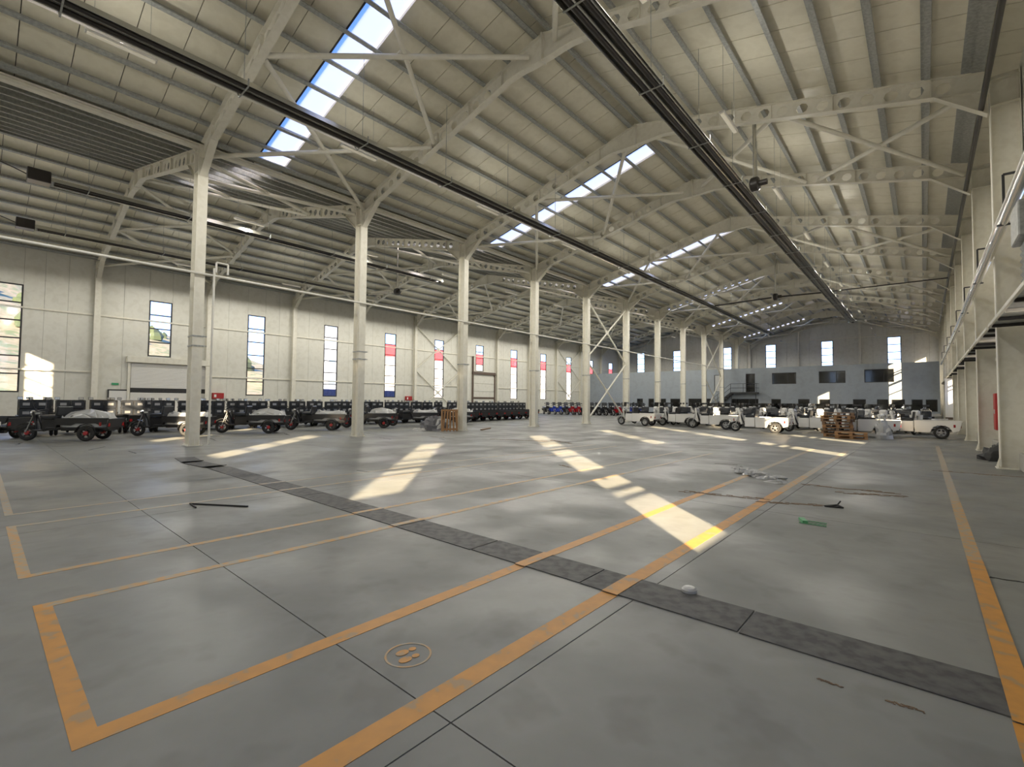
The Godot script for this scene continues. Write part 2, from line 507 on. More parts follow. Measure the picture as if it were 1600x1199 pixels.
func build_walls() -> void:
	# left wall
	var left := func(u: float, y: float, off: float) -> Vector3: return V(WALL_L - off, y, u)
	var edges := [FRONT]
	var holes := {}
	for k in range(-1, 12):
		for o: float in ([0.0, 1.59, 2.84, 3.7, 4.7] if k == 0 else [0.0, 1.3, 2.6, 3.86, 4.9]):
			if o == 2.6 or o == 1.59:
				holes[edges.size()] = [1.82, 7.92]
				if k == 1: holes[edges.size()] = [4.3, 8.0]
				if k == 6: holes[edges.size()] = [4.95, 7.92]
			if k > -1 or o > 0: edges.append(frame_at(k) + o)
	edges.append(BACK)
	var flat := func(_u: float) -> float: return 10.16
	panel_wall("wall_left", edges, holes, flat, left)
	for k: int in holes: add_window(edges[k], edges[k + 1], holes[k][0], holes[k][1], 4 if holes[k][0] > 4.2 else 6, left)
	# right wall
	var right := func(u: float, y: float, off: float) -> Vector3: return V(WALL_R + off, y, u)
	edges = [FRONT]
	holes = {}
	for k in range(-1, 12):
		for o: float in [0.0, 1.2, 2.4, 3.6, 4.8]:
			if o == 2.4: holes[edges.size()] = [4.35 if k == -1 else 4.75 if k == 1 else 1.85, 7.92]
			if k > -1 or o > 0: edges.append(frame_at(k) + o + (1.0 if k >= 7 and (o == 2.4 or o == 3.6) else 0.0))
	edges.append(BACK)
	panel_wall("wall_right", edges, holes, flat, right)
	for k: int in holes: add_window(edges[k], edges[k + 1], holes[k][0], holes[k][1], 4 if holes[k][0] > 4.2 else 6, right)
	# gable walls
	var gable := func(u: float) -> float: return roof_y(u) + 0.02
	for far: bool in [true, false]:
		var along := func(u: float, y: float, off: float) -> Vector3: return V(u, y, BACK + off if far else FRONT - off)
		edges = [WALL_L]
		holes = {}
		for c: float in [-34.4, -28.4, -21.15, -15.5, -9.1, -2.5]:
			var last: float = edges[-1]
			var gap := c - 0.64 - last
			var n := int(round(gap / 1.2))
			for j in n: edges.append(last + gap * (j + 1) / n)
			holes[edges.size() - 1] = [5.95, 9.55 if far else 8.9]
			edges.append(c + 0.64)
		for x: float in [-0.7, 0.6, WALL_R]: edges.append(x)
		for x: float in [RIDGE_A, RIDGE_M, -18.2]:   # a panel edge under each ridge and the valley
			var near := 1
			for j in range(1, edges.size() - 1):
				if absf(edges[j] - x) < absf(edges[near] - x) and not holes.has(j) and not holes.has(j - 1): near = j
			edges[near] = x if absf(edges[near] - x) < 0.6 else edges[near]
		panel_wall("wall_back" if far else "wall_front", edges, holes, gable, along)
		for k: int in holes: add_window(edges[k], edges[k + 1], holes[k][0], holes[k][1], 4, along)
	# horizontal rails on the walls
	for y: float in [6.62, 3.12]:
		var rail := Shape.new()
		for k in range(-1, 12):
			if y < 4 and (k == 1 or k == 6):
				continue
			rail.box(V(WALL_L + 0.06, y, frame_at(k) + 3), Vector3(0.1, 0.1, 5.66), Basis(), 0.01)
		struct("trim_%d" % (3 if y > 4 else 4), rail, M.cream_steel)
	var rail_r := Shape.new()
	for k in range(0, 12):
		for y: float in [6.6, 3.1]: rail_r.box(V(WALL_R - 0.06, y, frame_at(k) + 3), Vector3(0.1, 0.1, 5.66))
	struct("trim_5", rail_r, M.cream_steel)
	var bars := Shape.new()
	bars.box(V((WALL_L + WALL_R) / 2, 6.35, BACK - 0.08), Vector3(WALL_R - WALL_L - 0.8, 0.12, 0.14))
	bars.box(V((-18.2 + WALL_R) / 2, 9.75, BACK - 0.06), Vector3(WALL_R + 18.2 - 0.8, 0.1, 0.1))
	struct("trim_6", bars, M.cream_steel)
	for x: float in [-5.75, -12.2, -24.4, -31.4]:
		used["trims"] = used.get("trims", 6) + 1
		var post := Shape.new()
		post.box(V(x, roof_y(x) / 2 - 0.3, BACK - 0.24), Vector3(0.2, roof_y(x) - 0.6, 0.16), Basis(), 0.01)
		struct("trim_%d" % used["trims"], post, M.cream_steel)
	var pl := Shape.new()
	for k in range(-1, 12):
		pl.box(V(WALL_R - 0.13, 0.21, frame_at(k) + 3), Vector3(0.24, 0.42, 5.6), Basis(), 0.02)
	struct("baseboard_right", pl, M.plinth)


func build_floor() -> void:
	var floor_o := struct("floor")
	put("sub_base", Shape.new().box(V((WALL_L + WALL_R) / 2, -0.2, (BACK + FRONT) / 2), Vector3(WALL_R - WALL_L + 0.4, 0.37, BACK - FRONT + 0.4)), M.joint, floor_o)
	var xs := [WALL_L - 0.1]
	for k in range(5, -1, -1): xs.append(-1.74 - BAY * k)
	xs.append(WALL_R + 0.1)
	var zs := [FRONT - 0.1]
	for k in range(-1, 12): zs.append(1.56 + BAY * k)
	zs.append(BACK + 0.1)
	for a in xs.size() - 1:
		for b in zs.size() - 1:
			var size := Vector3(xs[a + 1] - xs[a] - 0.008, 0.02, zs[b + 1] - zs[b] - 0.008)
			put("concrete_slab", Shape.new().box(Vector3.ZERO, size), M.concrete, floor_o, Transform3D(Basis(), V((xs[a] + xs[a + 1]) / 2, -0.01, (zs[b] + zs[b + 1]) / 2)))


func build_office() -> void:
	# grey-blue block of offices across the far end: a wall with openings, a roof slab and rooms behind
	var x0 := WALL_L + 0.02
	var x1 := 1.2
	var open := [[-13.2, -10.75, 3.8, 5.1], [-8.6, -6.2, 3.82, 5.12], [-4.6, -2.2, 3.82, 5.18], [-16.02, -15.0, 2.87, 5.1], [-19.66, -18.95, 2.95, 5.05]]
	for p: Array in [[-30.1, -29.2], [-28.4, -27.6], [-26.8, -25.9], [-25.3, -24.0], [-13.3, -12.3], [-10.6, -9.5], [-8.6, -7.6], [-5.6, -4.5], [-3.6, -2.7], [-2.45, -1.4], [-0.9, -0.07], [0.15, 1.0]]:
		open.append([p[0], p[1], 0.9, 2.08])
	open.append([-22.9, -20.1, 0.0, 2.1]); open.append([-17.7, -14.65, 0.0, 2.1])
	var csg := CSGCombiner3D.new()
	csg.name = "wall_inner"
	add_child(csg)
	csg.set_meta("kind", "structure")
	var body := CSGBox3D.new()
	body.name = "wall_body"
	body.size = Vector3(x1 - x0, 5.75, 0.2)
	body.position = V((x0 + x1) / 2, 2.875, OFFICE + 0.1)
	body.material = M.office_blue
	csg.add_child(body)
	for o: Array in open:
		var cut := CSGBox3D.new()
		cut.name = "opening"
		cut.operation = CSGShape3D.OPERATION_SUBTRACTION
		cut.size = Vector3(o[1] - o[0], o[3] - o[2] + (0.2 if o[2] == 0.0 else 0.0), 0.6)
		cut.position = V((o[0] + o[1]) / 2, (o[2] + o[3]) / 2 - (0.1 if o[2] == 0.0 else 0.0), OFFICE + 0.1)
		cut.material = M.office_blue
		csg.add_child(cut, true)
	csg.material_override = M.office_blue
	var inner := Shape.new()
	inner.box(V((x0 + x1) / 2, 5.7, (OFFICE + BACK) / 2 + 0.1), Vector3(x1 - x0, 0.1, BACK - OFFICE - 0.25))
	inner.box(V(x1 - 0.06, 2.83, (OFFICE + BACK) / 2 + 0.1), Vector3(0.1, 5.6, BACK - OFFICE - 0.25))
	inner.box(V((x0 + x1) / 2, 2.7, (OFFICE + BACK) / 2 + 0.1), Vector3(x1 - x0 - 0.15, 0.12, BACK - OFFICE - 0.25))
	struct("wall_office", inner, M.office_blue)
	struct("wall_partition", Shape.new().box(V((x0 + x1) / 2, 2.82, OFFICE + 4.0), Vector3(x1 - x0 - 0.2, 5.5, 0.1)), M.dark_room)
	for o: Array in open:
		used["windows"] += 1
		var w := struct("window_%d" % used["windows"] if o[2] > 0 and o[2] != 2.87 else "door_%d" % used["windows"])
		var f := Shape.new()
		var c := V((o[0] + o[1]) / 2, (o[2] + o[3]) / 2, OFFICE + 0.08)
		var size := Vector2(o[1] - o[0], o[3] - o[2])
		for e: float in [-1.0, 1.0]:
			f.box(c + Vector3(e * (size.x / 2 - 0.03), 0, 0), Vector3(0.06, size.y, 0.08))
			f.box(c + Vector3(0, e * (size.y / 2 - 0.03), 0), Vector3(size.x - 0.12, 0.06, 0.08))
		if size.x > 1.6: f.box(c + Vector3(size.x * 0.16, 0, 0), Vector3(0.05, size.y - 0.12, 0.07))
		put("frame", f, M.black_frame, w)
		put("pane", Shape.new().box(c, Vector3(size.x - 0.12, size.y - 0.12, 0.01)), M.film if o[0] == -19.66 else M.dark_pane, w)


func build_outside() -> void:
	struct("ground", Shape.new().box(V(-20, -0.4, 40), Vector3(500, 0.3, 500)), M.asphalt)
	# wooded slope past the left wall, sinking towards the far end
	var s := Shape.new()
	var noise := FastNoiseLite.new()
	noise.seed = 7; noise.frequency = 0.02
	var at := func(a: int, b: int) -> Vector3:
		var x := -62.0 - a * 5.0
		var d := -90.0 + b * 5.0
		var fall := clampf(1.25 - (d + 20.0) / 95.0, 0.0, 1.3)
		return V(x, -1.0 + a * 1.55 * fall + 3.0 * noise.get_noise_2d(x, d) * fall, d)
	for a in 28:
		for b in 40: s.quad(at.call(a, b), at.call(a, b + 1), at.call(a + 1, b + 1), at.call(a + 1, b))
	var hill := struct("hillside", s, M.hillside)
	hill.set_meta("label", "dry grassy hillside outside the left windows")
	rng.seed = 71
	var scrub := Shape.new()
	for k in 60:
		var p: Vector3 = at.call(rng.randi_range(2, 25), rng.randi_range(6, 30))
		if p.y < 0.3: continue
		scrub.lump(p - Vector3(0, 0.3, 0), Vector3(3.2, 2.2, 3.0) * rng.randf_range(0.6, 1.5), 0.5, k, 5, 9)
	tag(put("hillside_scrub", scrub, M.leaf), "dark green scrub on the dry hillside outside the left windows", "scrub", "", "stuff")
	# long shed with a red fascia, and a pale block of flats, both past the left wall
	var shed := thing("factory_shed", "white factory shed with a broad red fascia outside the left windows", "building", V(-85, 0, 96))
	put("wall", Shape.new().box(Vector3(0, 4.85, 0), Vector3(20, 9.9, 92)), M.white_render, shed)
	put("fascia", Shape.new().box(Vector3(0, 10.9, 0), Vector3(20.4, 2.2, 92.4)), M.red_band, shed)
	var blocks := thing("apartment_block", "pale blue grey block with rows of windows outside the left wall", "building", V(-80, 0, 41))
	put("wall", Shape.new().box(Vector3(0, 7.8, 0), Vector3(12, 15.8, 11)), M.pale_block, blocks)
	var pane := Shape.new().box(Vector3.ZERO, Vector3(0.1, 1.3, 1.1)).mesh()
	for r in 5:
		for c in 5: put("window", pane, M.far_window, blocks, Transform3D(Basis(), Vector3(6.03, 1.8 + r * 3.0, -4.2 + c * 2.1)))
	var cont := thing("shipping_container", "dark blue shipping container standing outside the left windows", "container", V(-45.6, -0.25, 26.5))
	put("body", Shape.new().box(Vector3(0, 1.5, 0), Vector3(2.4, 2.7, 12)), M.container_blue, cont)
	var ribs := Shape.new()
	for k in 30: ribs.box(Vector3(1.22, 1.5, -5.75 + k * 0.4), Vector3(0.06, 2.5, 0.16))
	put("ribs", ribs, M.container_blue, cont)
	rng.seed = 5
	for k in 9:
		var t := thing("broad_tree", "green tree outside beyond the far gable wall", "tree", V(-56.0 + k * 9.5 + rng.randf_range(-1, 1), -0.25, 112 + rng.randf_range(-9, 12)), rng.randf() * TAU, "trees beyond the far wall")
		put("trunk", Shape.new().tube(Vector3.ZERO, Vector3(0, 4.5, 0), 0.25, 7, 0.16), M.bark, t)
		var h := rng.randf_range(5.0, 8.0)
		put("crown", Shape.new().lump(Vector3(0, 3.0, 0), Vector3(6.5, h, 6.0), 0.45, k, 7, 12), M.leaf, t)


# ---------------------------------------------------------------- steel frame
func ordinal(k: int) -> String:
	return WORDS[k] if k < WORDS.size() else "far"


func nth(k: int, seen: int) -> String:   # counted from the nearest one in view
	return "%s in view" % WORDS[k - seen] if k >= seen else "behind the viewpoint, %s back" % WORDS[seen - k - 1]


func build_columns() -> void:
	var rows := [[XC, 0.45, 10.0, "middle row of white steel columns", "in the middle row"], [1.66, 0.54, 9.9, "columns along the right wall", "along the right wall"], [-38.06, 0.3, 9.9, "columns along the left wall", "along the left wall"]]
	for row: Array in rows:
		var d: float = row[1]
		var h: float = row[2]
		var shaft := Shape.new()
		shaft.box(Vector3(0, h / 2, 0), Vector3(d - 0.03, h, 0.014))
		var flange := Shape.new().box(Vector3(0, h / 2, 0), Vector3(0.018, h, 0.3)).mesh()
		var web := shaft.mesh()
		var foot := Shape.new().box(Vector3(0, 0.015, 0), Vector3(d + 0.14, 0.03, 0.44), Basis(), 0.004)
		for e: float in [-1.0, 1.0]:
			for g: float in [-1.0, 1.0]:
				foot.tube(Vector3(e * (d / 2 + 0.035), 0.03, g * 0.17), Vector3(e * (d / 2 + 0.035), 0.075, g * 0.17), 0.016, 6)
		var foot_m := foot.mesh()
		var gus := Shape.new()
		for e: float in [-1.0, 1.0]:
			for g: float in [-1.0, 0.0, 1.0]:
				gus.prism(PackedVector2Array([Vector2(e * d / 2, 0.03), Vector2(e * (d / 2 + 0.06), 0.03), Vector2(e * d / 2, 0.26)]), 0.012, Transform3D(Basis(), Vector3(0, 0, g * 0.13)))
		var gus_m := gus.mesh()
		var stiff := Shape.new()
		for y: float in [9.1, h - 0.15]: stiff.box(Vector3(0, y, 0), Vector3(d - 0.02, 0.014, 0.28))
		var stiff_m := stiff.mesh()
		var last := 12
		for k in range(-1, last + 1):
			var c := thing("steel_column", "", "column", V(row[0], 0, frame_at(k) - (0.12 if k == -1 else 0.1) * (-1.0 if k == -1 else 0.0) - (0.2 if k == 12 else 0.0)), 0.0, row[3])
			var which := nth(k, 3 if row[0] > 0 else 1)
			if row[0] == XC:
				which = {1: "with two strap bands, the nearest one in front of the roller shutter", 2: "with a conduit joint, just left of the tarpaulin heap", 3: "with a wooden crate leaning on its foot", 4: "left of the first pair with cross bracing"}.get(k, which)
			c.set_meta("label", "cream painted steel column %s, %s" % [row[4], which])
			put("web", web, M.cream_steel, c)
			for e: float in [-1.0, 1.0]: put("flange", flange, M.cream_steel, c, Transform3D(Basis(), Vector3(e * (d / 2 - 0.009), 0, 0)))
			put("base_plate", foot_m, M.cream_steel, c)
			put("base_gusset", gus_m, M.cream_steel, c)
			put("stiffener", stiff_m, M.cream_steel, c)
			if row[0] == XC:
				for y: float in ([3.28, 3.6] if k < 3 else [3.45]):
					var band := Shape.new()
					for e: float in [-1.0, 1.0]:
						band.box(Vector3(e * (d / 2 + 0.006), y, 0), Vector3(0.012, 0.05, 0.33))
						band.box(Vector3(0, y, e * 0.157), Vector3(d + 0.03, 0.05, 0.012))
					band.box(Vector3(d / 2 + 0.02, y, -0.2), Vector3(0.04, 0.04, 0.1))
					put("strap_band", band, M.galvanised, c)


func rafter_half(s: float, length: float) -> Dictionary:
	var top := func(t: float) -> float: return -SLOPE * t
	var low := func(t: float) -> float:
		var line := -SLOPE * t - 0.5
		if t < 1.6: return lerpf(-0.8, line, clampf((t - 0.35) / 1.25, 0, 1) ** 1.6) if t > 0.35 else -0.8 - 0.02 * t
		return line
	var web := Shape.new()
	var th := 0.007
	var p := func(t: float, y: float, z: float) -> Vector3: return Vector3(s * t, y, z)
	var solid := func(t0: float, t1: float) -> void:
		for z: float in [-th, th]:
			web.quad(p.call(t0, low.call(t0), z), p.call(t1, low.call(t1), z), p.call(t1, top.call(t1), z), p.call(t0, top.call(t0), z))
	for k in 5: solid.call(k * 0.32, (k + 1) * 0.32)
	var cells := int((length - 1.6 - 0.55) / 0.54)
	var start := length - 0.55 - cells * 0.54
	solid.call(1.6, start)
	for k in cells:
		var t0 := start + k * 0.54
		var t1 := t0 + 0.54
		var tm := (t0 + t1) / 2
		var cy: float = (top.call(tm) + low.call(tm)) / 2
		var outer := [Vector2(t0, low.call(t0)), Vector2(tm, low.call(tm)), Vector2(t1, low.call(t1)), Vector2(t1, (top.call(t1) + low.call(t1)) / 2), Vector2(t1, top.call(t1)), Vector2(tm, top.call(tm)), Vector2(t0, top.call(t0)), Vector2(t0, (top.call(t0) + low.call(t0)) / 2)]
		var inner := []
		for q in 8:
			var a := PI * 1.25 + q * PI / 4
			inner.append(Vector2(tm + 0.165 * cos(a), cy + 0.155 * sin(a)))
		for q in 8:
			var r := (q + 1) % 8
			for z: float in [-th, th]:
				web.quad(p.call(outer[q].x, outer[q].y, z), p.call(outer[r].x, outer[r].y, z), p.call(inner[r].x, inner[r].y, z), p.call(inner[q].x, inner[q].y, z))
			web.quad(p.call(inner[q].x, inner[q].y, -th), p.call(inner[r].x, inner[r].y, -th), p.call(inner[r].x, inner[r].y, th), p.call(inner[q].x, inner[q].y, th))
	solid.call(length - 0.55, length)
	var strip := func(t0: float, y0: float, t1: float, y1: float, wide: float) -> Shape:
		var f := Shape.new()
		var a := Vector3(s * t0, y0, 0)
		var b := Vector3(s * t1, y1, 0)
		var x := (b - a).normalized()
		return f.box((a + b) / 2, Vector3((b - a).length(), 0.016, wide), Basis(x, Vector3.BACK.cross(x), Vector3.BACK))
	var lower := Shape.new()
	var ts := [0.0, 0.35, 0.7, 1.05, 1.35, 1.6]
	for k in 5:
		var a := Vector3(s * ts[k], low.call(ts[k]), 0)
		var b := Vector3(s * ts[k + 1], low.call(ts[k + 1]), 0)
		var x := (b - a).normalized()
		lower.box((a + b) / 2, Vector3((b - a).length(), 0.016, 0.22), Basis(x, Vector3.BACK.cross(x), Vector3.BACK))
	var a := Vector3(s * 1.6, low.call(1.6), 0)
	var b := Vector3(s * (length - 0.02), low.call(length - 0.02), 0)
	var x := (b - a).normalized()
	lower.box((a + b) / 2, Vector3((b - a).length(), 0.016, 0.22), Basis(x, Vector3.BACK.cross(x), Vector3.BACK))
	var haunch := Shape.new()
	var h0 := length - 1.0
	haunch.prism(PackedVector2Array([Vector2(s * h0, low.call(h0)), Vector2(s * length, low.call(length)), Vector2(s * length, low.call(length) - 0.6)]), 0.014)
	var ha := Vector3(s * h0, low.call(h0) - 0.005, 0)
	var hb := Vector3(s * length, low.call(length) - 0.605, 0)
	x = (hb - ha).normalized()
	haunch.box((ha + hb) / 2, Vector3((hb - ha).length(), 0.016, 0.22), Basis(x, Vector3.BACK.cross(x), Vector3.BACK))
	return {"web": web.mesh(), "top_flange": strip.call(0.0, top.call(0.0), length, top.call(length), 0.22).mesh(), "bottom_flange": lower.mesh(), "haunch": haunch.mesh()}


func build_rafters() -> void:
	for span: Array in [[RIDGE_M, [-1.0, 9.6], [1.0, 9.66], "main hall"], [RIDGE_A, [-1.0, 9.8], [1.0, 9.74], "left aisle"]]:
		var halves := [rafter_half(span[1][0], span[1][1]), rafter_half(span[2][0], span[2][1])]
		var rib := Shape.new().box(Vector3.ZERO, Vector3(0.012, 0.46, 0.2)).mesh()
		var plate := Shape.new().box(Vector3(0, -0.41, 0), Vector3(0.036, 0.86, 0.26)).mesh()
		for k in range(-1, 13):
			var d := frame_at(k) + (0.12 if k == -1 else -0.2 if k == 12 else 0.0)
			var r := thing("castellated_rafter", "cream castellated rafter with web holes over the %s, %s" % [span[3], nth(k, 1)], "rafter", V(span[0], TOP, d), 0.0, "castellated roof rafters")
			for h: Dictionary in halves:
				for part: String in h: put(part, h[part], M.cream_steel, r)
			for t: float in [1.6, 3.1, 4.75, 6.4, 8.6]:
				for e: float in [-1.0, 1.0]: put("stiffener", rib, M.cream_steel, r, Transform3D(Basis(), Vector3(e * t, -SLOPE * t - (0.25 if t > 1.6 else 0.25), 0)))
			put("ridge_plate", plate, M.cream_steel, r)


func rafter_low(x: float) -> float:   # middle of the rafter web above x
	return TOP - SLOPE * absf(x - (RIDGE_M if x > -18.2 else RIDGE_A)) - 0.42


func cross_brace(called: String, label: String, category: String, a: Vector3, b: Vector3, c: Vector3, e: Vector3, r: float, group: String) -> void:
	var o := thing(called, label, category, (a + b + c + e) / 4.0, 0.0, group)
	var m := o.position
	put("brace_tube", Shape.new().tube(a - m, b - m, r, 10), M.cream_steel, o)
	var up := (b - a).cross(e - c).normalized() * r * 0.9
	put("brace_tube", Shape.new().tube(c - m + up, e - m + up, r, 10), M.cream_steel, o)
	var n := (b - a).cross(e - c).normalized()
	var x := (b - a + e - c).normalized()
	put("gusset_plate", Shape.new().box(up * 0.5, Vector3(0.42, 0.016, 0.34), Basis(x, n, x.cross(n))), M.cream_steel, o)


func build_braces() -> void:
	var panels := [[-17.85, -13.35, "lower left panel of the main roof"], [-13.15, -8.75, "upper left panel of the main roof"], [-7.8, -3.55, "upper right panel of the main roof"], [-3.1, 1.2, "lower right panel of the main roof"], [-37.7, -33.3, "outermost panel of the aisle roof"], [-33.1, -28.6, "outer upper panel of the aisle roof"], [-27.6, -23.0, "inner upper panel of the aisle roof"], [-22.8, -18.45, "innermost panel of the aisle roof"]]
	for k: int in [1, 3, 5, 7, 9, 11]:
		var d0 := frame_at(k) + 0.13
		var d1 := frame_at(k + 1) - 0.13 - (0.2 if k == 11 else 0.0)
		for p: Array in panels:
			cross_brace("roof_brace", "crossed tubes under the %s, %s braced bay" % [p[2], ordinal(k / 2)], "brace", V(p[0], rafter_low(p[0]), d0), V(p[1], rafter_low(p[1]), d1), V(p[1], rafter_low(p[1]), d0), V(p[0], rafter_low(p[0]), d1), 0.075, "crossed tubes bracing the roof")
	for k: int in [5, 9]:
		for lvl: Array in [[0.25, 4.55, "lower"], [4.75, 9.0, "upper"]]:
			for x: float in [XC, -38.06]:
				var d0 := frame_at(k) + 0.16
				var d1 := frame_at(k + 1) - 0.16
				cross_brace("column_brace", "%s pair of crossed steel tubes between two columns %s, %s braced bay" % [lvl[2], "of the middle row" if x == XC else "of the left wall", "nearer" if k == 5 else "farther"], "brace", V(x, lvl[0], d0), V(x, lvl[1], d1), V(x, lvl[1], d0), V(x, lvl[0], d1), 0.06, "crossed tubes bracing the columns")


# ---------------------------------------------------------------- heaters, pipes, lamps
func radiant_heater(x: float, y: float, d0: float, d1: float, label: String, burner: bool) -> void:
	var h := thing("radiant_heater", label, "heater", V(x, y, (d0 + d1) / 2), 0.0, "overhead tube heaters")
	var long := d1 - d0
	var hood := Shape.new()
	var prof := [Vector2(-0.29, -0.04), Vector2(-0.2, 0.13), Vector2(0.2, 0.13), Vector2(0.29, -0.04)]
	for k in 3:
		var a: Vector2 = prof[k]
		var b: Vector2 = prof[k + 1]
		var m := (a + b) / 2
		var t := (b - a).normalized()
		hood.box(Vector3(m.x, m.y, 0), Vector3((b - a).length(), 0.006, long), Basis(Vector3(t.x, t.y, 0), Vector3(-t.y, t.x, 0), Vector3.BACK))
	put("reflector_hood", hood, M.silver, h)
	for e: float in [-1.0, 1.0]: put("heating_tube", Shape.new().tube(Vector3(e * 0.13, 0, -long / 2 + 0.1), Vector3(e * 0.13, 0, long / 2 - 0.1), 0.055, 10), M.dark_pipe, h)
	put("return_bend", Shape.new().path([Vector3(-0.13, 0, -long / 2 + 0.1), Vector3(-0.09, 0, -long / 2 + 0.01), Vector3(0.09, 0, -long / 2 + 0.01), Vector3(0.13, 0, -long / 2 + 0.1)], 0.055, 8), M.dark_pipe, h)
	var n := int(long / 3.0)
	for k in n:
		var z := -long / 2 + 1.0 + (long - 2.0) * k / maxi(1, n - 1)
		var bk := put("hanging_bracket", Shape.new().box(Vector3(0, -0.065, 0), Vector3(0.6, 0.02, 0.03)).box(Vector3(-0.3, 0.03, 0), Vector3(0.012, 0.2, 0.03)).box(Vector3(0.3, 0.03, 0), Vector3(0.012, 0.2, 0.03)), M.galvanised, h, Transform3D(Basis(), Vector3(0, 0, z)))
		put("wire", Shape.new().tube(Vector3(0, 0.13, 0), Vector3(0, roof_y(x) - y - 0.02, 0), 0.008, 5), M.galvanised, bk)
	if burner:
		put("burner_box", Shape.new().box(Vector3(0, 0.1, long / 2 + 0.3), Vector3(0.5, 0.42, 0.6), Basis(), 0.02), M.dark_pipe, h)
		put("gas_hose", Shape.new().path([Vector3(0, 0.1, long / 2 + 0.6), Vector3(0.02, 0.2, long / 2 + 0.9), Vector3(-0.1, 0.35, long / 2 + 1.3), Vector3(-0.3, 0.25, long / 2 + 1.8)], 0.02), M.dark_pipe, h)


func exhaust_fan(x: float, y: float, d: float, label: String) -> void:
	var f := thing("exhaust_fan", label, "fan", V(x, y, d))
	put("fan_housing", Shape.new().lathe([Vector2(0.0, -0.14), Vector2(0.19, -0.14), Vector2(0.24, -0.1), Vector2(0.24, 0.1), Vector2(0.19, 0.14), Vector2(0.0, 0.14)], 14, Transform3D(Basis(Vector3.BACK, PI / 2), Vector3.ZERO)), M.dark_pipe, f)
	put("motor", Shape.new().tube(Vector3(0.12, 0, 0), Vector3(0.38, 0, 0), 0.1, 10), M.dark_pipe, f)
	put("flue_pipe", Shape.new().tube(Vector3(0, 0.15, 0), Vector3(0, roof_y(x) - y - 0.01, 0), 0.06, 10), M.silver, f)


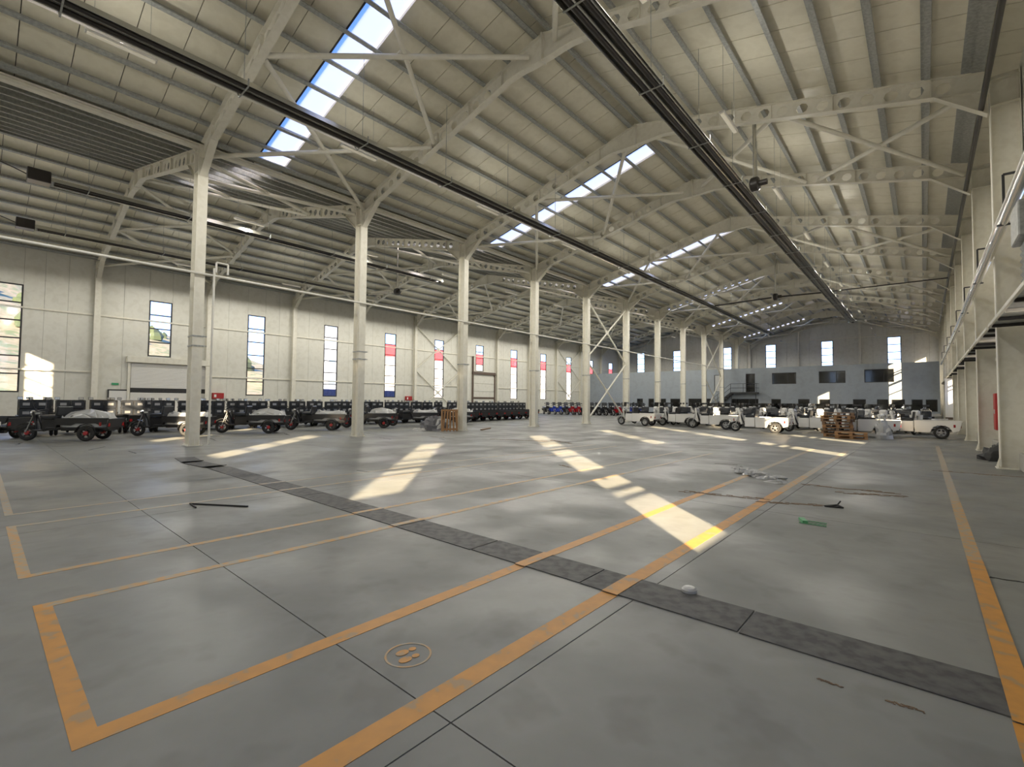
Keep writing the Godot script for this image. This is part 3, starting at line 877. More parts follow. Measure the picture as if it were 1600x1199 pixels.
func build_services() -> void:
	radiant_heater(-12.1, 8.95, -6.5, 55.5, "very long overhead tube heater over the left half of the main hall", false)
	radiant_heater(-4.68, 8.95, -6.5, 52.0, "very long overhead tube heater over the right half of the main hall", false)
	radiant_heater(-23.3, 9.2, 1.5, 19.5, "overhead tube heater in the left aisle, the one nearer the middle columns", true)
	radiant_heater(-30.2, 9.2, 1.5, 18.6, "overhead tube heater in the left aisle, the one nearer the left wall", true)
	exhaust_fan(-4.25, 9.12, 17.5, "black exhaust fan with a steel flue on the right tube heater")
	exhaust_fan(-7.7, 9.05, 36.8, "black exhaust fan with a flue midway along the far cross pipe")
	exhaust_fan(-27.6, 9.15, 19.2, "black exhaust fan with a steel flue in the left aisle")
	tag(put("cross_pipe", Shape.new().tube(V(-11.8, 8.95, 36.8), V(-7.95, 9.03, 36.8), 0.05).tube(V(-7.45, 9.03, 36.8), V(-4.95, 8.95, 36.8), 0.05), M.dark_pipe), "dark exhaust pipe running across the main hall between the two tube heaters", "pipe")
	tag(put("cross_pipe", Shape.new().tube(V(-4.4, 9.0, 37.0), V(1.2, 8.95, 37.0), 0.035), M.dark_pipe), "thin dark pipe from the right tube heater over to the right wall", "pipe")
	tag(put("cross_pipe", Shape.new().tube(V(-23.5, 9.15, 19.3), V(-27.35, 9.15, 19.2), 0.05).tube(V(-27.85, 9.15, 19.2), V(-30.0, 9.15, 18.4), 0.05), M.white_pipe), "pale exhaust pipe joining the two tube heaters of the left aisle", "pipe")
	# long pipe strapped to the middle columns
	tag(put("water_pipe", Shape.new().tube(V(-17.83, 5.68, -6.5), V(-17.83, 5.6, 60.5), 0.042, 10), M.white_pipe), "long pale pipe running from column to column of the middle row", "pipe")
	tag(put("drop_pipe", Shape.new().path([V(-17.7, 5.75, 5.15), V(-17.7, 6.1, 5.15), V(-17.7, 6.1, 5.5), V(-17.7, 5.75, 5.5)], 0.03).tube(V(-17.72, 0.05, 5.1), V(-17.72, 5.9, 5.1), 0.035), M.white_pipe), "thin upright pipe with a looped top beside the nearest middle column", "pipe")
	# right wall
	tag(put("gutter_pipe", Shape.new().tube(V(1.24, 9.12, -6.5), V(1.24, 9.12, 60.0), 0.06, 10), M.dark_pipe), "black pipe running along the right wall just under the rafters", "pipe")
	tag(put("service_pipe", Shape.new().tube(V(1.27, 5.45, -6.5), V(1.27, 5.4, 60.0), 0.055, 10), M.white_pipe), "pale pipe running the length of the right wall at half height", "pipe")
	tag(put("duct_pipe", Shape.new().tube(V(1.27, 5.22, -6.5), V(1.27, 5.18, 56.0), 0.085, 12), M.silver), "shiny metal duct slung under the pale pipe along the right wall", "pipe")
	for k in range(1, 10):
		var d := frame_at(k) + 2.6
		var b := thing("pipe_bracket", "black bracket holding pipes off the right wall, %s from the near end" % ordinal(k - 1), "bracket", V(1.27, 5.3, d), 0.0, "pipe brackets on the right wall")
		put("hanger", Shape.new().box(Vector3(0, 0.35, 0), Vector3(0.04, 1.0, 0.04)).box(Vector3(0, -0.16, 0), Vector3(0.22, 0.03, 0.05)), M.black_frame, b)
		put("arm", Shape.new().box(Vector3(0.33, 0.85, 0), Vector3(0.66, 0.04, 0.04)), M.black_frame, b)
	for k in range(0, 10):
		var d0 := frame_at(k) + 0.2
		var t := thing("wall_canopy", "narrow mesh ledge on dark arms along the right wall, %s from the near end" % ordinal(k), "ledge", V(1.6, 3.5, d0 + 2.8), 0.0, "mesh ledges along the right wall")
		put("deck", Shape.new().box(Vector3(0.0, 0.03, 0), Vector3(0.62, 0.02, 5.5)), M.galvanised, t)
		put("edge_rail", Shape.new().box(Vector3(-0.34, 0.02, 0), Vector3(0.05, 0.08, 5.55), Basis(), 0.006), M.cream_steel, t)
		for j in 5: put("arm", Shape.new().box(Vector3(0, -0.02, -2.5 + j * 1.25), Vector3(0.64, 0.07, 0.09), Basis(), 0.006), M.cream_steel if j == 2 else M.black_frame, t)
	var u := thing("unit_heater", "grey boxed unit heater with louvres high on the right wall", "heater", V(1.6, 4.2, 12.0))
	put("casing", Shape.new().box(Vector3(0, 0.55, 0), Vector3(0.68, 0.62, 0.9), Basis(), 0.02), M.galvanised, u)
	put("louvre_frame", Shape.new().box(Vector3(0.06, -0.12, 0), Vector3(0.5, 0.72, 0.8)), M.black_frame, u)
	for j in 6: put("louvre", Shape.new().box(Vector3(-0.2, -0.42 + j * 0.12, 0), Vector3(0.06, 0.07, 0.76), Basis(Vector3.BACK, 0.5)), M.galvanised, u)
	var hose := thing("fire_point", "tall red fire point panel on the right wall, just before the second visible column", "fire point", V(1.8, 0.75, 22.1))
	put("panel", Shape.new().box(Vector3(0.02, 0.6, 0), Vector3(0.16, 1.2, 0.5), Basis(), 0.02), M.red_box, hose)
	put("handle", Shape.new().box(Vector3(-0.07, 0.6, 0.18), Vector3(0.03, 0.14, 0.03)), M.white_plastic, hose)
	var leaf := thing("door_leaf", "white door leaf standing open against the right wall, far behind the trikes", "door", V(1.52, 0.62, 44.95))
	put("panel", Shape.new().box(Vector3(0, 1.4, 0), Vector3(0.78, 2.8, 0.05), Basis(), 0.008), M.white_paint, leaf)
	put("rail", Shape.new().box(Vector3(0, 0.0, 0), Vector3(0.78, 0.16, 0.07)), M.brown_steel, leaf)
	put("post", Shape.new().box(Vector3(0.36, -0.31, 0), Vector3(0.06, 0.62, 0.06)).box(Vector3(-0.36, -0.31, 0), Vector3(0.06, 0.62, 0.06)), M.brown_steel, leaf)
	# hanging batten lamps
	var lit := Shape.new().box(Vector3(0, -0.045, 0), Vector3(0.1, 0.03, 1.22), Basis(), 0.008).mesh()
	var body := Shape.new().box(Vector3(0, 0, 0), Vector3(0.15, 0.06, 1.3), Basis(), 0.01).mesh()
	for x: float in [-4.05, -13.65, -22.9, -32.3]:
		for k in range(-1, 12):
			if x < -20 and k == 0: continue
			var d := frame_at(k) + 3.2
			var last_fill: int = {-4.05: 8, -13.65: 8, -22.9: 9, -32.3: 9}[x]
			var y := 9.6 if x != -32.3 else 9.35
			var l := thing("batten_lamp", "white batten lamp over the %s, %s" % [{-4.05: "right half of the main hall", -13.65: "left half of the main hall", -22.9: "inner side of the left aisle", -32.3: "outer side of the left aisle"}[x], nth(k, {-4.05: 2, -13.65: 0, -22.9: 1, -32.3: 1}[x])], "lamp", V(x, y, d), 0.0, "hanging batten lamps")
			put("body", body, M.white_plastic, l)
			put("diffuser", lit, M.lamp_face if k <= last_fill else M.white_plastic, l)
			for e: float in [-1.0, 1.0]: put("wire", Shape.new().tube(Vector3(0, 0.03, e * 0.5), Vector3(0, roof_y(x) - y - 0.01, e * 0.5), 0.005, 5), M.galvanised, l)
			if k > last_fill: continue   # no fill light at the far lamps, keeping that end dim
			var a := SpotLight3D.new()  # added fill for the hall; the fittings themselves look unlit
			a.name = "fill_light"
			a.light_color = Color(1.0, 0.98, 0.93)
			a.light_energy = FILL_ENERGY * {-4.05: 0.48, -13.65: 1.1, -22.9: 1.4, -32.3: 1.2}[x]
			a.light_size = 0.05
			a.spot_angle = 88.0
			a.spot_angle_attenuation = 0.1
			a.spot_range = 120.0
			a.spot_attenuation = 2.0
			a.shadow_enabled = true
			a.rotation_degrees.x = -90
			a.position = Vector3(0, -0.1, 0)
			l.add_child(a)
			var ceiling_fill: SpotLight3D = a.duplicate()   # added uplight that brightens the ceiling above the fitting
			ceiling_fill.name = "ceiling_fill_light"
			ceiling_fill.light_energy *= {-4.05: 0.22, -13.65: 0.05, -22.9: 0.06, -32.3: 0.06}[x] * (1.6 if k < 1 else 1.0)
			ceiling_fill.rotation_degrees.x = 90
			ceiling_fill.position.y = 0.06
			l.add_child(ceiling_fill)


func build_left_doors() -> void:
	var x := WALL_L + 0.03
	var s := thing("roller_shutter", "white roller shutter with a dark stripe on the left wall behind the nearest middle column", "shutter", V(x, 0, 8.6))
	for k in 38: put("slat", Shape.new().box(Vector3(0.03, 0.05 + k * 0.1, 0), Vector3(0.03, 0.094, 4.2), Basis(), 0.008), M.black_frame if k == 19 or k == 20 or k == 21 else M.white_paint, s)
	put("roller_box", Shape.new().box(Vector3(0.16, 4.02, 0), Vector3(0.36, 0.4, 4.7), Basis(), 0.02), M.cream_steel, s)
	for e: float in [-1.0, 1.0]: put("guide_rail", Shape.new().box(Vector3(0.05, 1.95, e * 2.2), Vector3(0.1, 3.9, 0.14), Basis(), 0.01), M.cream_steel, s)
	var d := struct("door_1")
	put("door_leaf", Shape.new().box(V(x + 0.02, 1.0, 5.9), Vector3(0.05, 2.0, 0.86)), M.white_paint, d)
	put("door_frame", Shape.new().box(V(x + 0.02, 2.04, 5.9), Vector3(0.07, 0.08, 1.02)).box(V(x + 0.02, 1.0, 5.43), Vector3(0.07, 2.0, 0.07)).box(V(x + 0.02, 1.0, 6.37), Vector3(0.07, 2.0, 0.07)), M.black_frame, d)
	var ex := thing("exit_sign", "small green exit sign over the pale door beside the roller shutter", "sign", V(x, 2.42, 5.75))
	put("plate", Shape.new().box(Vector3(0.02, 0, 0), Vector3(0.03, 0.13, 0.34)), M.green_sign, ex)
	for spec: Array in [[11.45, "right of the roller shutter"], [28.05, "left of the first braced bay"]]:
		var f := thing("fire_cabinet", "red fire cabinet with white mark on the left wall, %s" % spec[1], "cabinet", V(x, 1.55, spec[0]))
		put("body", Shape.new().box(Vector3(0.12, 0.2, 0), Vector3(0.24, 0.42, 0.72), Basis(), 0.02), M.red_box, f)
		put("mark", Shape.new().box(Vector3(0.245, 0.2, 0.2), Vector3(0.01, 0.2, 0.14)), M.white_plastic, f)
	var g := thing("sectional_gate", "pale sectional gate in a brown steel frame on the left wall", "gate", V(x, 0, 38.6))
	for k in 5: put("panel", Shape.new().box(Vector3(0.05, 0.45 + k * 0.88, 0), Vector3(0.05, 0.86, 3.4), Basis(), 0.01), M.wall_panel, g)
	put("crossbar", Shape.new().box(Vector3(0.1, 1.9, 0), Vector3(0.06, 0.2, 3.4)), M.brown_steel, g)
	for e: float in [-1.0, 1.0]: put("post", Shape.new().box(Vector3(0.08, 2.4 + (0.9 if e > 0 else 0.0), e * 1.78), Vector3(0.14, 4.8 + (1.8 if e > 0 else 0.0), 0.16)), M.brown_steel, g)
	put("lintel", Shape.new().box(Vector3(0.1, 4.72, 0), Vector3(0.22, 0.3, 3.72)), M.brown_steel, g)


func build_stair() -> void:
	var st := thing("steel_stair", "dark steel landing and stair with handrail at the upper office door", "stair", V(-16.0, 0, OFFICE - 0.02))
	put("landing", Shape.new().box(Vector3(0, 2.8, 0.6), Vector3(2.9, 0.14, 1.18)), M.black_frame, st)
	for k in 13: put("tread", Shape.new().box(Vector3(-1.55 - k * 0.24, 2.6 - k * 0.2, 0.6), Vector3(0.27, 0.04, 1.0)), M.black_frame, st)
	for z: float in [0.08, 1.14]:
		var a := Vector3(-1.4, 2.75, z)
		var b := Vector3(-4.55, 0.08, z)
		var t := (b - a).normalized()
		put("stringer", Shape.new().box((a + b) / 2, Vector3((b - a).length(), 0.22, 0.04), Basis(t, Vector3.BACK.cross(t), Vector3.BACK)), M.black_frame, st)
	var rail := Shape.new()
	for y: float in [0.5, 1.0]:
		rail.tube(Vector3(-1.4, 2.87 + y, 1.16), Vector3(1.43, 2.87 + y, 1.16), 0.025)
		rail.tube(Vector3(1.43, 2.87 + y, 1.16), Vector3(1.43, 2.87 + y, 0.05), 0.025)
		rail.tube(Vector3(-1.4, 2.87 + y, 1.16), Vector3(-4.5, 0.25 + y, 1.16), 0.025)
	for x: float in [-1.4, 0.0, 1.43]: rail.tube(Vector3(x, 2.87, 1.16), Vector3(x, 3.87, 1.16), 0.025)
	for x: float in [-2.9, -4.4]: rail.tube(Vector3(x, 2.87 + (x + 1.4) * 0.845, 1.16), Vector3(x, 3.87 + (x + 1.4) * 0.845, 1.16), 0.025)
	put("handrail", rail, M.black_frame, st)
	for x: float in [-1.3, 1.35]: put("leg", Shape.new().tube(Vector3(x, 0, 1.1), Vector3(x, 2.74, 1.1), 0.04), M.black_frame, st)


# ---------------------------------------------------------------- vehicles
func heading(hx: float, hd: float) -> float:
	return atan2(-hx, hd)


func wheel(called: String, parent: Node3D, at: Vector3, r: float, rim_m: Material) -> void:
	var key := "wheel%.2f" % r
	if not M.has(key):
		var lie := Transform3D(Basis(Vector3.BACK, PI / 2), Vector3.ZERO)
		var t := r * 0.2
		var pr := []
		for k in 9:
			var a := -PI / 2 + PI * k / 8
			pr.append(Vector2(r - t + t * cos(a), t * 0.9 * sin(a)))
		pr.append(Vector2(r * 0.62, t * 0.75)); pr.append(Vector2(r * 0.62, -t * 0.75)); pr.append(pr[0])
		M[key] = Shape.new().lathe(pr, 20, lie).mesh()
		M[key + "hub"] = Shape.new().lathe([Vector2(0.0, -0.065), Vector2(r * 0.2, -0.065), Vector2(r * 0.26, -0.05), Vector2(r * 0.26, 0.05), Vector2(r * 0.2, 0.065), Vector2(0.0, 0.065)], 12, lie).mesh()
		var rim := Shape.new()
		rim.lathe([Vector2(r * 0.56, -t * 0.7), Vector2(r * 0.63, -t * 0.7), Vector2(r * 0.63, t * 0.7), Vector2(r * 0.56, t * 0.7), Vector2(r * 0.56, -t * 0.7)], 20, lie)
		for k in 5:
			var a := TAU * k / 5
			var d := Vector3(0, cos(a), sin(a))
			rim.box(d * r * 0.38, Vector3(0.03, r * 0.46, 0.05), Basis(Vector3.RIGHT, a))
		M[key + "rim"] = rim.mesh()
	var w := put(called, M[key], M.tyre, parent, Transform3D(Basis(), at))
	put("rim", M[key + "rim"], M.rim_grey if rim_m == M.rim_grey else M.black_paint, w)
	put("hub", M[key + "hub"], rim_m, w)


func arc_guard(r: float, wide: float, a0: float, a1: float) -> Shape:
	var s := Shape.new()
	for k in 6:
		var p := lerpf(a0, a1, k / 6.0)
		var q := lerpf(a0, a1, (k + 1) / 6.0)
		var a := Vector3(0, sin(p), cos(p)) * r
		var b := Vector3(0, sin(q), cos(q)) * r
		var t := (b - a).normalized()
		s.box((a + b) / 2, Vector3(wide, 0.02, (b - a).length() + 0.01), Basis(Vector3.RIGHT, t.cross(Vector3.RIGHT), t).orthonormalized())
	return s


func make_trike(called: String, body: Material, rim_m: Material, rack: bool, group: String) -> Node3D:
	var t := thing(called, "", "cargo trike", Vector3.ZERO, 0.0, group)
	for e: float in [-1.0, 1.0]: wheel("rear_wheel", t, Vector3(e * 0.47, 0.28, 0.75), 0.28, rim_m)
	wheel("front_wheel", t, Vector3(0, 0.28, -1.3), 0.28, rim_m)
	var ch := Shape.new()
	for e: float in [-1.0, 1.0]:
		ch.tube(Vector3(e * 0.3, 0.46, -0.55), Vector3(e * 0.3, 0.46, 1.35), 0.028, 6)
		ch.tube(Vector3(e * 0.3, 0.46, -0.55), Vector3(0, 0.34, -0.82), 0.025, 6)
	ch.tube(Vector3(0, 0.34, -0.82), Vector3(0, 0.92, -1.02), 0.035, 6)
	ch.tube(Vector3(-0.46, 0.31, 0.75), Vector3(0.46, 0.31, 0.75), 0.04, 8)
	ch.box(Vector3(0, 0.33, 0.75), Vector3(0.22, 0.22, 0.24), Basis(), 0.04)
	ch.box(Vector3(0, 0.44, 0.62), Vector3(0.62, 0.16, 1.5), Basis(), 0.02)
	put("chassis", ch, M.black_paint, t)
	# load bed
	var low := 0.44
	var shallow: bool = body == M.black_paint
	var bed := Shape.new()
	bed.box(Vector3(0, low + 0.03, 0.62), Vector3(0.92, 0.05, 1.6))
	bed.box(Vector3(0, low + 0.17, -0.17), Vector3(0.96, 0.34, 0.03))
	put("load_bed", bed, M.black_paint if rack else body, t)
	for e: float in [-1.0, 1.0]:
		var side := Shape.new()
		side.prism(PackedVector2Array([Vector2(-0.17, 0.82), Vector2(-0.17, 0.58), Vector2(0.3, 0.56), Vector2(0.45, 0.63), Vector2(1.05, 0.63), Vector2(1.2, 0.56), Vector2(1.36, 0.6), Vector2(1.44, 0.82)] if shallow else [Vector2(-0.17, low + 0.36), Vector2(-0.17, low - 0.16), Vector2(0.36, low - 0.16), Vector2(0.46, low + 0.08), Vector2(0.6, low + 0.17), Vector2(0.9, low + 0.17), Vector2(1.04, low + 0.08), Vector2(1.14, low - 0.12), Vector2(1.36, low - 0.06), Vector2(1.44, low + 0.36)]), 0.03, Transform3D(Basis(Vector3.BACK, Vector3.UP, Vector3.LEFT), Vector3(e * 0.5, 0, 0)))
		side.box(Vector3(e * 0.5, low + 0.37, 0.63), Vector3(0.05, 0.03, 1.62))
		put("bed_side", side, body, t)
		put("mudguard", arc_guard(0.33, 0.2, 0.1, PI - 0.1), M.black_paint, t, Transform3D(Basis(), Vector3(e * 0.43, 0.28, 0.75)))
		put("tail_lamp", Shape.new().box(Vector3(e * 0.41, low + 0.14, 1.4), Vector3(0.1, 0.14, 0.06), Basis(), 0.015), M.tail_red, t)
		put("side_lamp", Shape.new().box(Vector3(e * 0.522, low + 0.16, 1.2), Vector3(0.02, 0.13, 0.07), Basis(), 0.008), M.tail_red if not rack else M.lens, t)
		if rack: put("side_reflector", Shape.new().box(Vector3(e * 0.522, low + 0.16, 0.02), Vector3(0.02, 0.06, 0.1), Basis(), 0.008), M.lens, t)
	put("tailgate", Shape.new().box(Vector3(0, low + 0.19, 1.41), Vector3(0.96, 0.34, 0.03), Basis(Vector3.RIGHT, 0.2)), body, t)
	# battery box, seat, front end
	put("battery_box", Shape.new().box(Vector3(0, 0.58 if shallow else 0.54, -0.46), Vector3(0.6 if shallow else 0.94, 0.4 if shallow else 0.5, 0.5), Basis(), 0.02), body, t)
	if not shallow:
		put("cowl", Shape.new().box(Vector3(0, 1.12, -1.02), Vector3(0.36, 0.3, 0.2), Basis(Vector3.RIGHT, -0.25), 0.06), body, t)
		put("windscreen", Shape.new().box(Vector3(0, 1.4, -1.0), Vector3(0.4, 0.34, 0.015), Basis(Vector3.RIGHT, 0.2), 0.006), M.dark_pane, t)
	var seat := Shape.new()
	seat.box(Vector3(0, 0.86, -0.46), Vector3(0.8, 0.13, 0.48), Basis(), 0.04)
	seat.box(Vector3(0, 1.06, -0.22), Vector3(0.76, 0.34, 0.08), Basis(Vector3.RIGHT, 0.14), 0.03)
	put("seat", seat, M.black_vinyl, t)
	put("footboard", Shape.new().box(Vector3(0, 0.38, -0.82), Vector3(0.56, 0.05, 0.36), Basis(), 0.015), M.black_paint, t)
	var sh := Shape.new()
	for k in 5:
		var a := -0.9 + 0.36 * (k + 0.5)
		sh.box(Vector3(0.3 * sin(a), 0.72, -0.86 - 0.16 * cos(a)), Vector3(0.13, 0.62, 0.025), Basis(Vector3.UP, -a) * Basis(Vector3.RIGHT, -0.16))
	put("leg_shield", sh, body, t)
	var fork := Shape.new()
	for e: float in [-1.0, 1.0]:
		fork.tube(Vector3(e * 0.1, 0.3, -1.3), Vector3(e * 0.1, 0.98, -1.06), 0.022, 6)
	fork.box(Vector3(0, 0.96, -1.06), Vector3(0.24, 0.05, 0.08), Basis(), 0.01)
	put("fork", fork, M.rim_grey, t)
	put("front_mudguard", arc_guard(0.35, 0.12, 0.2, PI * 0.95), body if not rack else M.black_paint, t, Transform3D(Basis(), Vector3(0, 0.3, -1.3)))
	put("handlebar", Shape.new().path([Vector3(-0.38, 1.1, -0.78), Vector3(-0.3, 1.13, -0.9), Vector3(-0.08, 1.06, -1.04), Vector3(0.08, 1.06, -1.04), Vector3(0.3, 1.13, -0.9), Vector3(0.38, 1.1, -0.78)], 0.016), M.black_paint, t)
	put("headlamp", Shape.new().lathe([Vector2(0.0, 0.1), Vector2(0.05, 0.09), Vector2(0.1, 0.02), Vector2(0.1, -0.03), Vector2(0.0, -0.045)], 12, Transform3D(Basis(Vector3.RIGHT, PI / 2), Vector3(0, 0.98, -1.16))), M.chrome if not rack else M.black_paint, t)
	put("headlamp_lens", Shape.new().lathe([Vector2(0.09, 0.0), Vector2(0.06, 0.02), Vector2(0.0, 0.03)], 12, Transform3D(Basis(Vector3.RIGHT, -PI / 2), Vector3(0, 0.98, -1.2))), M.lens, t)
	for e: float in [-1.0, 1.0]:
		var mi := put("mirror", Shape.new().tube(Vector3(e * 0.24, 1.12, -0.96), Vector3(e * 0.36, 1.44, -1.0), 0.01, 5).box(Vector3(e * 0.38, 1.5, -1.0), Vector3(0.17, 0.12, 0.04), Basis(), 0.012), M.black_paint, t)
		put("mirror_glass", Shape.new().box(Vector3(e * 0.38, 1.5, -0.976), Vector3(0.15, 0.1, 0.008)), M.chrome, mi)
	if rack:
		var fr := Shape.new()
		for x: float in [-0.46, 0.0, 0.46]: fr.tube(Vector3(x, 0.5, -0.2), Vector3(x, 1.42, -0.2), 0.02, 6)
		for y: float in [0.7, 1.06, 1.42]: fr.tube(Vector3(-0.46, y, -0.2), Vector3(0.46, y, -0.2), 0.02, 6)
		put("headboard_frame", fr, M.black_paint, t)
		for x: float in [-0.23, 0.23]:
			for y: float in [0.88, 1.24]:
				var pad := put("headboard_pad", Shape.new().box(Vector3(x, y, -0.19), Vector3(0.42, 0.33, 0.05), Basis(), 0.02), M.black_vinyl, t)
				put("pad_window", Shape.new().box(Vector3(x, y + 0.02, -0.163), Vector3(0.2, 0.11, 0.008)).box(Vector3(x, y + 0.02, -0.217), Vector3(0.2, 0.11, 0.008)), M.rim_grey, pad)
	return t


func make_scooter(body: Material, shade: String) -> Node3D:
	var t := thing("motor_scooter", "", "scooter", Vector3.ZERO, 0.0, "coloured scooters by the office wall")
	wheel("rear_wheel", t, Vector3(0, 0.27, 0.62), 0.27, M.rim_grey)
	wheel("front_wheel", t, Vector3(0, 0.27, -0.68), 0.27, M.rim_grey)
	put("footboard", Shape.new().box(Vector3(0, 0.32, -0.15), Vector3(0.34, 0.1, 0.5), Basis(), 0.03), M.black_paint, t)
	put("body_shell", Shape.new().prism(PackedVector2Array([Vector2(-0.1, 0.3), Vector2(0.9, 0.52), Vector2(0.98, 0.72), Vector2(0.2, 0.78), Vector2(0.02, 0.7)]), 0.34, Transform3D(Basis(Vector3.BACK, Vector3.UP, Vector3.LEFT), Vector3.ZERO)), body, t)
	put("seat", Shape.new().box(Vector3(0, 0.83, 0.5), Vector3(0.32, 0.12, 0.82), Basis(Vector3.RIGHT, -0.08), 0.05), M.black_vinyl, t)
	var sh := Shape.new()
	for k in 3:
		var a := -0.7 + 0.7 * k
		sh.box(Vector3(0.17 * sin(a), 0.68, -0.42 - 0.1 * cos(a)), Vector3(0.17, 0.66, 0.04), Basis(Vector3.UP, -a) * Basis(Vector3.RIGHT, -0.3), 0.015)
	put("leg_shield", sh, body, t)
	put("fork", Shape.new().tube(Vector3(-0.1, 0.27, -0.68), Vector3(-0.07, 1.0, -0.42), 0.025, 6).tube(Vector3(0.1, 0.27, -0.68), Vector3(0.07, 1.0, -0.42), 0.025, 6), M.rim_grey, t)
	put("front_mudguard", arc_guard(0.31, 0.13, 0.3, PI * 0.9), body, t, Transform3D(Basis(), Vector3(0, 0.27, -0.68)))
	put("handlebar", Shape.new().path([Vector3(-0.34, 1.06, -0.24), Vector3(-0.2, 1.08, -0.38), Vector3(0.2, 1.08, -0.38), Vector3(0.34, 1.06, -0.24)], 0.018).box(Vector3(0, 1.06, -0.42), Vector3(0.26, 0.16, 0.16), Basis(), 0.05), M.black_paint, t)
	put("headlamp", Shape.new().box(Vector3(0, 1.06, -0.51), Vector3(0.17, 0.1, 0.03), Basis(), 0.012), M.lens, t)
	put("windscreen", Shape.new().box(Vector3(0, 1.3, -0.42), Vector3(0.42, 0.4, 0.02), Basis(Vector3.RIGHT, 0.25), 0.008), M.black_vinyl, t)
	put("tail_lamp", Shape.new().box(Vector3(0, 0.64, 0.98), Vector3(0.2, 0.08, 0.04), Basis(), 0.012), M.tail_red, t)
	for e: float in [-1.0, 1.0]:
		put("mirror", Shape.new().tube(Vector3(e * 0.2, 1.08, -0.36), Vector3(e * 0.3, 1.3, -0.36), 0.008, 5).box(Vector3(e * 0.31, 1.34, -0.36), Vector3(0.13, 0.09, 0.03), Basis(), 0.012), M.black_paint, t)
	return t


